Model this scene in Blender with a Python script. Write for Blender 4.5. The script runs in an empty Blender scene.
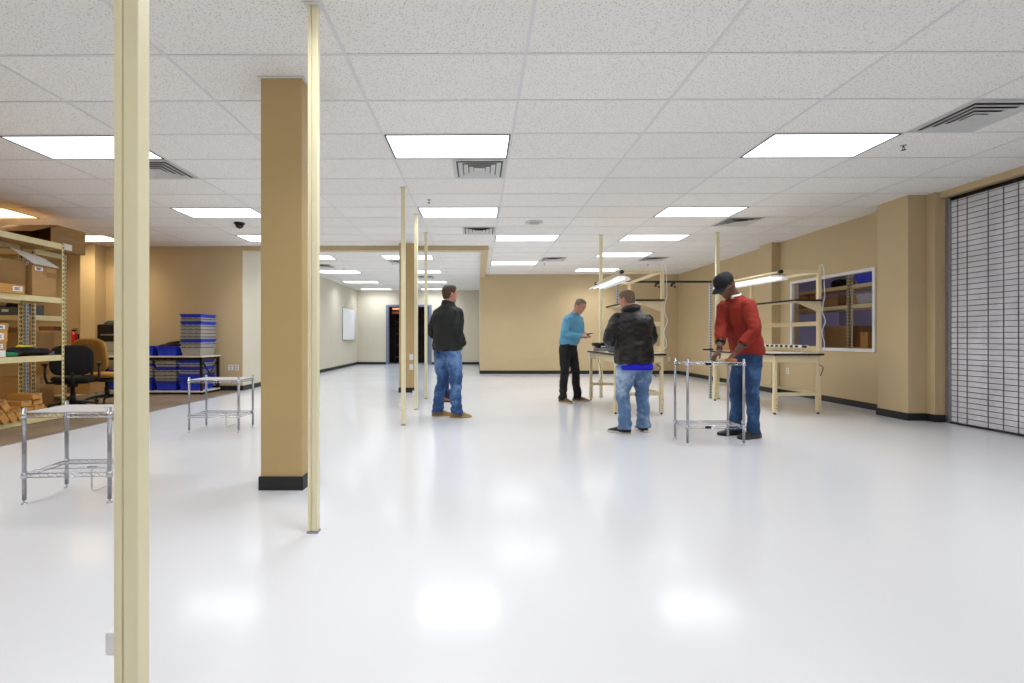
import bpy, bmesh, math, random
from mathutils import Vector, Matrix, noise
random.seed(7)
scene = bpy.context.scene
COL = scene.collection
PI = math.pi

# ------------------------------------------------------------------ helpers
def lin(c):
    return c/12.92 if c <= 0.04045 else ((c+0.055)/1.055)**2.4
def rgb(r, g, b):
    return (lin(r/255), lin(g/255), lin(b/255), 1.0)

class MB:
    """collects shapes into one mesh"""
    def __init__(s):
        s.bm = bmesh.new()
    def box(s, x0, x1, y0, y1, z0, z1, mi=0, M=None, skip=()):
        P = [Vector((x, y, z)) for z in (z0, z1) for y in (y0, y1) for x in (x0, x1)]
        if M is not None: P = [M @ p for p in P]
        v = [s.bm.verts.new(p) for p in P]
        F = {'b': (0, 2, 3, 1), 't': (4, 5, 7, 6), 'f': (0, 1, 5, 4), 'k': (2, 6, 7, 3), 'l': (0, 4, 6, 2), 'r': (1, 3, 7, 5)}
        for k, f in F.items():
            if k in skip: continue
            fc = s.bm.faces.new([v[i] for i in f]); fc.material_index = mi
        return s
    def quad(s, a, b, c, d, mi=0):
        f = s.bm.faces.new([s.bm.verts.new(p) for p in (a, b, c, d)]); f.material_index = mi
        return s
    def tube(s, pts, r, n=8, mi=0, cap=True):
        pts = [Vector(p) for p in pts]
        rr = r if isinstance(r, (list, tuple)) else [r]*len(pts)
        rings = []
        ref = None
        for i, p in enumerate(pts):
            if i == 0: t = pts[1]-pts[0]
            elif i == len(pts)-1: t = pts[-1]-pts[-2]
            else: t = (pts[i+1]-pts[i]).normalized()+(pts[i]-pts[i-1]).normalized()
            if t.length < 1e-9: t = Vector((0, 0, 1))
            t.normalize()
            if ref is None:
                ref = Vector((0, 0, 1)) if abs(t.z) < 0.9 else Vector((1, 0, 0))
            u = t.cross(ref)
            if u.length < 1e-5: u = t.cross(Vector((0.3, 1, 0.1)))
            u.normalize(); w = u.cross(t); w.normalize(); ref = w
            ring = [s.bm.verts.new(p+(u*math.cos(2*PI*k/n)+w*math.sin(2*PI*k/n))*rr[i]) for k in range(n)]
            rings.append(ring)
        for a, b in zip(rings, rings[1:]):
            for k in range(n):
                f = s.bm.faces.new((a[k], a[(k+1) % n], b[(k+1) % n], b[k])); f.material_index = mi; f.smooth = True
        if cap:
            f = s.bm.faces.new(rings[0][::-1]); f.material_index = mi
            f = s.bm.faces.new(rings[-1]); f.material_index = mi
        return s
    def cyl(s, x, y, z0, z1, r, n=16, mi=0, r2=None):
        return s.tube([(x, y, z0), (x, y, z1)], [r, r2 if r2 is not None else r], n, mi)
    def lathe(s, prof, n=24, mi=0, M=None, sx=1, sy=1):
        rings = []
        for (r, z) in prof:
            ring = []
            for k in range(n):
                p = Vector((r*sx*math.cos(2*PI*k/n), r*sy*math.sin(2*PI*k/n), z))
                if M is not None: p = M @ p
                ring.append(s.bm.verts.new(p))
            rings.append(ring)
        for a, b in zip(rings, rings[1:]):
            for k in range(n):
                f = s.bm.faces.new((a[k], a[(k+1) % n], b[(k+1) % n], b[k])); f.material_index = mi; f.smooth = True
        for ring, rv in ((rings[0], True), (rings[-1], False)):
            f = s.bm.faces.new(ring[::-1] if rv else ring); f.material_index = mi
        return s
    def loft(s, rings, mi=0, cap=True, smooth=True):
        R = [[s.bm.verts.new(p) for p in ring] for ring in rings]
        n = len(R[0])
        for a, b in zip(R, R[1:]):
            for k in range(n):
                f = s.bm.faces.new((a[k], a[(k+1) % n], b[(k+1) % n], b[k])); f.material_index = mi; f.smooth = smooth
        if cap:
            f = s.bm.faces.new(R[0][::-1]); f.material_index = mi
            f = s.bm.faces.new(R[-1]); f.material_index = mi
        return s
    def poly_prism(s, pts, z0, z1, M=None, mi=0, smooth=False):
        a = [Vector((p[0], p[1], z0)) for p in pts]; b = [Vector((p[0], p[1], z1)) for p in pts]
        if M is not None: a = [M @ p for p in a]; b = [M @ p for p in b]
        return s.loft([a, b], mi, True, smooth)
    def build(s, name, mats, parent=None, bevel=0, seg=2, loc=None, angle=35, recalc=True):
        if recalc: bmesh.ops.recalc_face_normals(s.bm, faces=s.bm.faces[:])
        me = bpy.data.meshes.new(name)
        s.bm.to_mesh(me); s.bm.free()
        if not isinstance(mats, (list, tuple)): mats = [mats]
        for m in mats: me.materials.append(m)
        o = bpy.data.objects.new(name, me); COL.objects.link(o)
        if parent is not None: o.parent = parent
        if loc is not None: o.location = loc
        if bevel:
            b = o.modifiers.new('Bevel', 'BEVEL'); b.width = bevel; b.segments = seg; b.limit_method = 'ANGLE'; b.angle_limit = math.radians(angle)
            b.harden_normals = False
        return o

def tag(o, label, cat, group=None, kind=None):
    o['label'] = label; o['category'] = cat
    if group: o['group'] = group
    if kind: o['kind'] = kind
    return o
def empty(name, loc=(0, 0, 0), rz=0):
    o = bpy.data.objects.new(name, None); COL.objects.link(o)
    o.location = loc; o.rotation_euler = (0, 0, rz); o.empty_display_size = 0.1
    return o
def thing(name, label, cat, loc=(0, 0, 0), rz=0, group=None):
    return tag(empty(name, loc, rz), label, cat, group)
def struct(o):
    o['kind'] = 'structure'; return o
def kids(o):
    return [c for c in bpy.data.objects if c.parent is o]
def copy_tree(o, loc=None, rz=None, label=None, group=None, parent=None):
    c = o.copy(); COL.objects.link(c)
    if parent is not None: c.parent = parent
    if loc is not None: c.location = loc
    if rz is not None: c.rotation_euler = (0, 0, rz)
    if label: c['label'] = label
    if group: c['group'] = group
    for ch in kids(o): copy_tree(ch, parent=c)
    return c

# ------------------------------------------------------------------ materials
class NT:
    def __init__(s, name):
        s.m = bpy.data.materials.new(name); s.m.use_nodes = True
        s.t = s.m.node_tree; s.n = s.t.nodes; s.l = s.t.links
        s.b = s.n['Principled BSDF']
    def node(s, ty, **kw):
        n = s.n.new(ty)
        for k, v in kw.items():
            if k in n.inputs: n.inputs[k].default_value = v
            else: setattr(n, k, v)
        return n
    def coords(s, scale=(1, 1, 1), src='Object'):
        tc = s.node('ShaderNodeTexCoord'); mp = s.node('ShaderNodeMapping'); mp.inputs['Scale'].default_value = scale
        s.l.new(tc.outputs[src], mp.inputs['Vector']); return mp.outputs['Vector']
    def noise(s, scale, detail=3, rough=.5, vec=None, sc=(1, 1, 1)):
        n = s.node('ShaderNodeTexNoise'); n.inputs['Scale'].default_value = scale; n.inputs['Detail'].default_value = detail; n.inputs['Roughness'].default_value = rough
        s.l.new(vec if vec is not None else s.coords(sc), n.inputs['Vector']); return n.outputs['Fac']
    def ramp(s, fac, stops):
        r = s.node('ShaderNodeValToRGB'); e = r.color_ramp.elements
        while len(e) < len(stops): e.new(0.5)
        for k, (p, c) in enumerate(stops): e[k].position = p; e[k].color = c
        s.l.new(fac, r.inputs['Fac']); return r.outputs['Color']
    def bump(s, fac, strength=.2, dist=.01):
        b = s.node('ShaderNodeBump'); b.inputs['Strength'].default_value = strength; b.inputs['Distance'].default_value = dist
        s.l.new(fac, b.inputs['Height']); s.l.new(b.outputs['Normal'], s.b.inputs['Normal'])
def sc(c, k): return (min(1, c[0]*k), min(1, c[1]*k), min(1, c[2]*k), 1)
def mat(name, c, rough=.5, metal=0, var=.06, scale=8, bump=0, bscale=60, bdist=.002, spec=None, stretch=(1, 1, 1), coat=0):
    t = NT(name)
    f = t.noise(scale, 4, .55, sc=stretch)
    col = t.ramp(f, [(.3, sc(c, 1-var)), (.7, sc(c, 1+var))])
    t.l.new(col, t.b.inputs['Base Color'])
    t.b.inputs['Roughness'].default_value = rough; t.b.inputs['Metallic'].default_value = metal
    if spec is not None: t.b.inputs['Specular IOR Level'].default_value = spec
    if coat: t.b.inputs['Coat Weight'].default_value = coat
    if bump: t.bump(t.noise(bscale, 3, .6, sc=stretch), bump, bdist)
    return t.m
def emis(name, c, strength, grid=True):
    t = NT(name)
    t.b.inputs['Base Color'].default_value = (.8, .8, .8, 1)
    t.b.inputs['Emission Strength'].default_value = strength
    if grid:   # prismatic lens: slight square pattern
        v = t.coords((1, 1, 1))
        ck = t.node('ShaderNodeTexChecker'); ck.inputs['Scale'].default_value = 40
        t.l.new(v, ck.inputs['Vector']); ck.inputs['Color1'].default_value = c; ck.inputs['Color2'].default_value = sc(c, .93)
        t.l.new(ck.outputs['Color'], t.b.inputs['Emission Color'])
    else: t.b.inputs['Emission Color'].default_value = c
    return t.m

WALLC = rgb(205, 183, 143)
M = {}
M['wall'] = mat('tan wall paint', WALLC, .55, var=.02, scale=3, bump=.08, bscale=160, bdist=.001)
M['alcove'] = mat('pale wall paint', rgb(216, 208, 188), .55, var=.02, scale=3, bump=.08, bscale=160, bdist=.001)
M['column'] = mat('ochre column paint', rgb(200, 172, 120), .5, var=.02, scale=3, bump=.05, bscale=160, bdist=.001)
M['base'] = mat('black rubber baseboard', rgb(32, 32, 33), .45, var=.15)
M['cream'] = mat('cream powder coat', rgb(244, 236, 200), .38, var=.02)
M['bench'] = mat('beige bench enamel', rgb(232, 214, 172), .4, var=.03)
M['rack'] = mat('ivory rack enamel', rgb(226, 212, 162), .4, var=.04)
M['black'] = mat('black plastic', rgb(20, 20, 22), .4, var=.2)
M['darkmetal'] = mat('dark steel', rgb(45, 45, 48), .4, .6, var=.2)
M['blackedge'] = mat('black edge band', rgb(20, 19, 20), .45, var=.2)
M['lam'] = mat('light laminate', rgb(226, 222, 210), .35, var=.03)
M['tabletop'] = mat('grey white laminate', rgb(215, 208, 200), .4, var=.05)
M['white'] = mat('white plastic', rgb(238, 238, 238), .4, var=.02)
M['paper'] = mat('white paper', rgb(240, 240, 238), .8, var=.03)
M['board'] = mat('whiteboard', rgb(244, 246, 250), .2, var=.01)
M['chrome'] = mat('chrome wire', rgb(205, 206, 210), .22, .85, var=.04)
M['liner'] = mat('clear grey shelf sheet', rgb(205, 208, 212), .3, var=.03)
M['silver'] = mat('zinc steel', rgb(165, 167, 172), .35, .8, var=.08)
M['kraft'] = mat('kraft cardboard', rgb(186, 146, 94), .8, var=.07, scale=5, bump=.1, bscale=90, stretch=(1, 1, 6))
M['kraft2'] = mat('orange kraft cardboard', rgb(205, 152, 78), .8, var=.07, scale=5, bump=.1, bscale=90, stretch=(1, 1, 6))
M['kraft3'] = mat('brown cardboard', rgb(158, 122, 74), .85, var=.08, scale=5, bump=.1, bscale=90, stretch=(1, 1, 6))
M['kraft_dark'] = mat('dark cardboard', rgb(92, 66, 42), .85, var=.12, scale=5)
M['tape'] = mat('brown packing tape', rgb(160, 122, 76), .3, var=.05)
M['particle'] = mat('particle board', rgb(196, 150, 92), .75, var=.12, scale=30)
M['wood'] = mat('pallet wood', rgb(176, 158, 128), .8, var=.15, scale=6, stretch=(1, 8, 8))
M['blue'] = mat('blue plastic', rgb(28, 58, 214), .35, var=.06)
M['greyp'] = mat('grey plastic', rgb(168, 166, 160), .45, var=.05)
M['binhole'] = mat('dark bin grip', rgb(60, 58, 56), .6, var=.1)
M['tanf'] = mat('mustard fabric', rgb(172, 128, 58), .9, var=.08, bump=.3, bscale=300)
M['blackf'] = mat('black fabric', rgb(20, 20, 22), .9, var=.2, bump=.3, bscale=300)
M['yellow'] = mat('yellow plastic', rgb(226, 214, 40), .5, var=.06)
M['green'] = mat('green cloth', rgb(40, 140, 96), .8, var=.1)
M['red'] = mat('red enamel', rgb(190, 28, 30), .3, var=.05)
M['doorblue'] = mat('grey blue door frame paint', rgb(118, 128, 150), .45, var=.04)
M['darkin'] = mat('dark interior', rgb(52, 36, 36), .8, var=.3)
M['pinkbox'] = mat('reddish card', rgb(190, 110, 92), .8, var=.1)
M['slate'] = mat('slate bin plastic', rgb(92, 104, 110), .5, var=.06)
M['purplewall'] = mat('storeroom wall paint', rgb(176, 172, 190), .7, var=.05)
M['amber'] = mat('amber wood block', rgb(196, 124, 60), .6, var=.1)
M['bag'] = mat('clear plastic bag', rgb(226, 226, 226), .25, var=.08, bump=.6, bscale=30, bdist=.01)

# perforated slotted steel: dark holes in a row
def slotted(name, c, pitch, size):
    t = NT(name)
    v = t.coords()
    sp = t.node('ShaderNodeSeparateXYZ'); t.l.new(v, sp.inputs[0])
    m1 = t.node('ShaderNodeMath', operation='FRACT'); mm = t.node('ShaderNodeMath', operation='MULTIPLY'); mm.inputs[1].default_value = 1/pitch
    t.l.new(sp.outputs['Z'], mm.inputs[0]); t.l.new(mm.outputs[0], m1.inputs[0])
    a = t.node('ShaderNodeMath', operation='LESS_THAN'); a.inputs[1].default_value = size
    t.l.new(m1.outputs[0], a.inputs[0])
    ax = t.node('ShaderNodeMath', operation='ABSOLUTE'); t.l.new(sp.outputs['X'], ax.inputs[0])
    ay = t.node('ShaderNodeMath', operation='ABSOLUTE'); t.l.new(sp.outputs['Y'], ay.inputs[0])
    mn = t.node('ShaderNodeMath', operation='MINIMUM'); t.l.new(ax.outputs[0], mn.inputs[0]); t.l.new(ay.outputs[0], mn.inputs[1])
    b = t.node('ShaderNodeMath', operation='LESS_THAN'); b.inputs[1].default_value = .0075; t.l.new(mn.outputs[0], b.inputs[0])
    ml = t.node('ShaderNodeMath', operation='MULTIPLY'); t.l.new(a.outputs[0], ml.inputs[0]); t.l.new(b.outputs[0], ml.inputs[1])
    mx = t.node('ShaderNodeMix', data_type='RGBA'); t.l.new(ml.outputs[0], mx.inputs['Factor'])
    mx.inputs[6].default_value = c; mx.inputs[7].default_value = rgb(40, 34, 22)
    t.l.new(mx.outputs[2], t.b.inputs['Base Color']); t.b.inputs['Roughness'].default_value = .4
    return t.m
M['rackpost'] = slotted('ivory slotted upright', rgb(226, 212, 162), .06, .5)
M['silverpost'] = slotted('zinc slotted upright', rgb(168, 172, 178), .05, .5)

def floor_mat():
    t = NT('polished pale grey epoxy')
    big = t.noise(.35, 3, .5); col = t.ramp(big, [(.3, rgb(221, 224, 230)), (.7, rgb(226, 228, 233))])
    t.l.new(col, t.b.inputs['Base Color'])
    r = t.node('ShaderNodeMapRange'); t.l.new(t.noise(1.2, 4, .6), r.inputs['Value']); r.inputs['To Min'].default_value = .12; r.inputs['To Max'].default_value = .18
    t.l.new(r.outputs['Result'], t.b.inputs['Roughness'])
    t.b.inputs['Specular IOR Level'].default_value = .62
    t.bump(t.noise(5, 3, .5), .02, .01)
    return t.m
M['floor'] = floor_mat()
def conc():
    t = NT('worn brown grey concrete')
    f = t.noise(1.6, 8, .65); col = t.ramp(f, [(.3, rgb(104, 90, 76)), (.55, rgb(136, 120, 102)), (.75, rgb(160, 146, 126))])
    t.l.new(col, t.b.inputs['Base Color']); t.b.inputs['Roughness'].default_value = .45
    t.bump(t.noise(30, 4), .1, .003)
    return t.m
M['concrete'] = conc()
def tile_mat(name, c, strength=1):
    t = NT(name)
    v = t.coords()
    f1 = t.node('ShaderNodeTexVoronoi'); f1.inputs['Scale'].default_value = 62; t.l.new(v, f1.inputs['Vector'])
    n = t.noise(80, 2, .6, vec=v)
    mx = t.node('ShaderNodeMath', operation='MULTIPLY'); t.l.new(f1.outputs['Distance'], mx.inputs[0]); t.l.new(n, mx.inputs[1])
    col = t.ramp(mx.outputs[0], [(.05, sc(c, .55)), (.13, sc(c, .9)), (.22, c)])
    # per tile tint
    sp = t.node('ShaderNodeTexWhiteNoise'); sn = t.node('ShaderNodeVectorMath', operation='FLOOR')
    mp = t.node('ShaderNodeMapping'); mp.inputs['Location'].default_value = (-.322/1.2192, -3.116/.6096, 0); mp.inputs['Scale'].default_value = (1/1.2192, 1/.6096, 0)
    tc = t.node('ShaderNodeTexCoord'); t.l.new(tc.outputs['Object'], mp.inputs['Vector']); t.l.new(mp.outputs[0], sn.inputs[0]); t.l.new(sn.outputs[0], sp.inputs['Vector'])
    mr = t.node('ShaderNodeMapRange'); mr.inputs['To Min'].default_value = .97; mr.inputs['To Max'].default_value = 1.02; t.l.new(sp.outputs['Value'], mr.inputs['Value'])
    mm = t.node('ShaderNodeMix', data_type='RGBA', blend_type='MULTIPLY'); mm.inputs['Factor'].default_value = 1
    t.l.new(col, mm.inputs[6]); t.l.new(mr.outputs['Result'], mm.inputs[7])
    t.l.new(mm.outputs[2], t.b.inputs['Base Color']); t.b.inputs['Roughness'].default_value = .9
    t.b.inputs['Specular IOR Level'].default_value = .1
    t.bump(mx.outputs[0], .35*strength, .002)
    return t.m
M['tile'] = tile_mat('fissured ceiling tile', rgb(246, 243, 238))
M['tbar'] = mat('white ceiling grid bar', rgb(226, 225, 224), .5, var=.01)
M['vent'] = mat('white diffuser metal', rgb(205, 205, 203), .4, var=.03)
M['ventdark'] = mat('dark duct interior', rgb(96, 96, 92), .8, var=.1)
LENS = emis('lit prismatic lens', (.98, .99, 1, 1), 2.4)
LENSB = emis('lit cool prismatic lens', (.86, .92, 1, 1), 2.4)
LENSW = emis('lit warm prismatic lens', (1, .80, .52, 1), 2.6)
LENSP = emis('added violet storeroom tube', (.80, .76, 1, 1), 26, False)
M['glass'] = NT('window glass').m
gb = M['glass'].node_tree.nodes['Principled BSDF']
gb.inputs['Transmission Weight'].default_value = 1; gb.inputs['Roughness'].default_value = .02; gb.inputs['IOR'].default_value = 1.05; gb.inputs['Base Color'].default_value = (.93, .93, 1, 1)

# ------------------------------------------------------------------ camera
cam_d = bpy.data.cameras.new('camera'); cam = bpy.data.objects.new('camera', cam_d); COL.objects.link(cam)
cam.location = (0, 0, 1.122); cam.rotation_euler = (math.radians(90), 0, math.radians(.37))
cam_d.sensor_width = 36; cam_d.lens = 463/1024*36; cam_d.shift_x = 37/1024; cam_d.shift_y = -4.5/1024
cam_d.clip_start = .05; cam_d.clip_end = 100
scene.camera = cam
scene.view_settings.view_transform = 'Standard'; scene.view_settings.look = 'None'
scene.view_settings.exposure = .18; scene.view_settings.gamma = 1; scene.view_settings.use_curve_mapping = False
w = bpy.data.worlds.new('world'); scene.world = w; w.use_nodes = True
w.node_tree.nodes['Background'].inputs['Color'].default_value = (.5, .5, .5, 1); w.node_tree.nodes['Background'].inputs['Strength'].default_value = .3
# ------------------------------------------------------------------ room shell
H = 3.026
XR, YB = 6.075, 14.10          # right wall face, back wall face
XA0, XA1, YA = -4.94, .06, 18.9   # alcove (side walls, back)
YL = 9.69                     # storage zone back wall face
XL, YF = -10.2, -3.2          # outer left wall, wall behind the camera
EDGE = -4.90                  # concrete / epoxy edge
m = MB()
m.quad((EDGE, YF, 0), (XR+.3, YF, 0), (XR+.3, YA+1.5, 0), (EDGE, YA+1.5, 0), 0)
m.quad((XL, YF, 0), (EDGE, YF, 0), (EDGE, YA+1.5, 0), (XL, YA+1.5, 0), 1)
fl = struct(m.build('floor', [M['floor'], M['concrete']], recalc=False))
m = MB(); m.box(EDGE-.02, EDGE+.02, YF, YL, 0, .004); struct(m.build('trim_1', M['silver'])); 

def gx(k): return .322+1.2192*k
def gy(k): return 3.116+.6096*k
# troffers (ix, ky, kind), diffusers (x0, ky)
LIGHTS = [(-1, 2, 'n'), (2, 2, 'n'), (-4, 2, 'n'), (-1, 6, 'n'), (2, 6, 'n'), (-4, 6, 'n'), (-7, 6, 'w'), (0, 9, 'n'), (2, 9, 'n'), (-4, 9, 'n'), (-7, 9, 'w'),
          (2, 12, 'n'), (0, 14, 'n'), (2, 16, 'n'), (-1, -2, 'n'), (2, -2, 'n'), (-4, -2, 'n'), (-7, 2, 'w'), (-7, -2, 'w'), (-1, -6, 'n'), (2, -6, 'n'), (-4, -6, 'n')]
ALC = [(-2.28, 10.72), (-4.66, 10.72), (-2.28, 13.2), (-4.66, 13.2), (-2.28, 15.7), (-4.66, 15.7), (-4.66, 18.1), (-2.28, 18.1)]
m = MB()
m.quad((XL, YF, H+.001), (XL, YL+.2, H+.001), (XR+.3, YL+.2, H+.001), (XR+.3, YF, H+.001))
m.quad((XA0-.2, YL+.2, H+.001), (XA0-.2, YA+.2, H+.001), (XR+.3, YA+.2, H+.001), (XR+.3, YL+.2, H+.001))
struct(m.build('ceiling', M['tile'], recalc=False))
m = MB()
for k in range(-9, 6):
    x = gx(k)
    y1 = YL if x < XA0 else (YA if x < XA1 else YB)
    if XL < x < XR: m.box(x-.012, x+.012, YF, y1, H-.0025, H+.0005)
for k in range(-11, 27):
    y = gy(k)
    x0 = XL if y < YL else XA0
    x1 = XR if y < YB else XA1
    if YF < y < YA: m.box(x0, x1, y-.010, y+.010, H-.003, H+.0005)
struct(m.build('trim_2', M['tbar']))

def wallbox(name, x0, x1, y0, y1, z0=0, z1=H+.006, mt='wall'):
    m = MB(); m.box(x0, x1, y0, y1, z0, z1); return struct(m.build(name, M[mt]))
wallbox('wall_back', XA1, XR+.3, YB, YB+.16)
wallbox('wall_storage_back', XL, XA0-.004, YL, YL+.16)
wallbox('wall_left', XL-.16, XL, YF, YL+.16)
wallbox('wall_front', XL, XR+.3, YF-.16, YF)
m = MB(); m.box(XA0-.16, XA0, YL+.165, YA, 0, H+.006); m.box(XA0-.0035, XA0, YL, YL+.165, 0, H+.006); struct(m.build('wall_alcove_left', M['alcove']))
wallbox('wall_alcove_right', XA1, XA1+.16, YB+.16, YA, mt='alcove')
# alcove back wall with a double door opening
DX0, DX1, DZ = -3.70, -1.95, 2.38
m = MB(); m.box(XA0-.16, DX0, YA, YA+.16, 0, H+.006); m.box(DX1, XA1+.16, YA, YA+.16, 0, H+.006); m.box(DX0, DX1, YA, YA+.16, DZ, H+.006)
struct(m.build('wall_alcove_back', M['alcove']))
# header beam round the alcove opening
m = MB(); m.box(XA0, .22, YL-.03, YL+.16, H-.092, H+.006); m.box(.06, .22, YL+.16, YB, H-.092, H+.006)
struct(m.build('trim_3', M['wall']))
# storage zone pilaster
m = MB(); m.box(-8.13, -7.83, 9.41, YL, 0, H+.006); struct(m.build('trim_4', M['wall']))
# right wall: with window hole and the grille opening
WY0, WY1, WZ0, WZ1 = 7.15, 8.98, .93, 2.15
SY0, SY1, SZ = 1.2, 6.12, 2.95
m = MB()
T = .12
m.box(XR, XR+T, WY1, YB, 0, H+.006); m.box(XR, XR+T, 6.12, WY0, 0, H+.006)
m.box(XR, XR+T, WY0, WY1, 0, WZ0); m.box(XR, XR+T, WY0, WY1, WZ1, H+.006)
m.box(XR, XR+.25, SY0, SY1, SZ, H+.006); m.box(XR, XR+.25, YF, SY0, 0, H+.006)
struct(m.build('wall_right', M['wall']))
m = MB(); m.box(5.77, XR, 6.25, 6.73, 0, H+.006); m.box(6.01, 6.145, 6.13, 6.25, 0, H+.006); struct(m.build('trim_5', M['wall'], bevel=.004))
m = MB(); m.box(5.905, XR, 9.35, 9.75, 0, H+.006); struct(m.build('trim_6', M['wall'], bevel=.004))

# baseboards
def bb(name, segs, h=.1):
    m = MB()
    for (x0, x1, y0, y1) in segs: m.box(x0, x1, y0, y1, 0, h)
    return struct(m.build(name, M['base'], bevel=.003))
t = .012
bb('baseboard_back', [(XA1, XR, YB-t, YB)])
bb('baseboard_storage', [(-7.83, XA0, YL-t, YL), (XL, -8.13, YL-t, YL), (-8.14, -7.82, 9.41-t, 9.41), (-7.83, -7.83+t, 9.41, YL)])
bb('baseboard_alcove', [(XA0, XA0+t, YL+.16, YA), (XA0, DX0-.06, YA-t, YA), (DX1+.06, XA1, YA-t, YA), (XA1-t, XA1, YB, YA), (XA0-.001, XA0+t, YL-t, YL+.16)])
bb('baseboard_right', [(XR-t, XR, 9.75, YB), (XR-t, XR, 6.73, 9.35), (5.905-t, 5.905, 9.35-t, 9.75+t), (5.905, XR, 9.35-t, 9.35), (5.77-t, 5.77, 6.25-t, 6.73+t),
                       (5.77, 6.01, 6.25-t, 6.25), (6.01-t, 6.01, 6.13-t, 6.25-t), (6.01, 6.145, 6.13-t, 6.13), (XR-t, XR, YF, 1.2)])

# alcove door (dark room behind)
d = empty('door_1', ((DX0+DX1)/2, YA, 0)); struct(d)
m = MB(); W2 = (DX1-DX0)/2
m.box(-W2-.06, -W2+.05, -.03, .16, 0, DZ+.06); m.box(W2-.05, W2+.06, -.03, .16, 0, DZ+.06); m.box(-W2+.05, W2-.05, -.03, .16, DZ-.02, DZ+.06)
m.build('door_frame', M['doorblue'], d, bevel=.004)
# one leaf folded inwards on the right
m = MB(); m.box(W2-.11, W2-.065, .16, 1.0, .01, DZ-.04); m.build('door_leaf', M['doorblue'], d, bevel=.003)
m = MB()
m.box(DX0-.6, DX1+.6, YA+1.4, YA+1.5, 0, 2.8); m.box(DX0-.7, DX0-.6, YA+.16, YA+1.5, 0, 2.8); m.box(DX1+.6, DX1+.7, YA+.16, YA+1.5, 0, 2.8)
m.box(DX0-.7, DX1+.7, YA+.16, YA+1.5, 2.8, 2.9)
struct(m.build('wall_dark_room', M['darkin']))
# shelves with cartons in the dark room
u = thing('storage_shelf', 'dim storage shelf seen through the open alcove doorway', 'shelf', (-3.1, YA+.95, 0))
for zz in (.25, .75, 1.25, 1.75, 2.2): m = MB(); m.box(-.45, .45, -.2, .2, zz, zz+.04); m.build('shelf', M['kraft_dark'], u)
for sx in (-.45, .41):
    for sy in (-.2, .16):
        m = MB(); m.box(sx, sx+.04, sy, sy+.04, 0, 2.3); m.build('post', M['darkmetal'], u)
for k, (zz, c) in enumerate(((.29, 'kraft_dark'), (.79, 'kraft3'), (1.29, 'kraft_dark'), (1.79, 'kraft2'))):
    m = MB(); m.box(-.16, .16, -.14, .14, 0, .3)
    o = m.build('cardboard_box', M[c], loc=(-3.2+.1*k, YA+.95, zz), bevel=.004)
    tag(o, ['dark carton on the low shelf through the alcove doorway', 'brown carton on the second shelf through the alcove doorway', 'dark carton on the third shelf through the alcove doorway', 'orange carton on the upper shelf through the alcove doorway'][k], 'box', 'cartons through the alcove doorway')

t_ = thing('lit_sign', 'small glowing orange strip high inside the alcove doorway', 'sign', (-3.36, YA+.62, 2.26))
m = MB(); m.box(-.27, .27, 0, .05, 0, .10); m.build('housing', M['kraft3'], t_)
m = MB(); m.box(-.25, .25, -.004, 0, .012, .088); m.build('lit_face', emis('lit orange strip', (1, .28, .08, 1), .9, False), t_)
m = MB(); m.box(-.27, .27, .0, .03, .54-.6-.10, -.06+.0); m.build('pale_panel', M['pinkbox'], t_)
for hx in (-.2, .2):
    m = MB(); m.box(hx-.01, hx+.01, .015, .035, .10, .54); m.build('hanger', M['darkmetal'], t_)
ld = bpy.data.lights.new('added_room_fill', 'AREA'); ld.size = .4; ld.energy = 1.6; ld.color = (1, .55, .45)  # added fill light without a fixture, brightens the dark room
lo = bpy.data.objects.new('added_room_fill', ld); COL.objects.link(lo); lo.location = (-3.2, YA+.4, 2.75)

# window 1 to the storeroom
wd = struct(empty('window_1', (XR, (WY0+WY1)/2, 0)))
L2 = (WY1-WY0)/2
m = MB(); f = .045
m.box(-.02, .03, -L2-f, L2+f, WZ0-f, WZ0+.005); m.box(-.02, .03, -L2-f, L2+f, WZ1-.005, WZ1+f)
m.box(-.02, .03, -L2-f, -L2+.005, WZ0, WZ1); m.box(-.02, .03, L2-.005, L2+f, WZ0, WZ1)
m.build('window_frame', M['white'], wd, bevel=.004)
m = MB(); m.box(.05, .056, -L2, L2, WZ0, WZ1); m.build('pane', M['glass'], wd)
# storeroom behind the window
m = MB()
m.box(8.6, 8.7, 5.9, 11.2, 0, 2.8); m.box(XR+T, 8.6, 11.1, 11.2, 0, 2.8); m.box(XR+T+.18, 8.6, 5.9, 6.0, 0, 2.8); m.box(XR+T, 8.7, 5.9, 11.2, 2.8, 2.9)
struct(m.build('wall_storeroom', M['purplewall']))

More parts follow.
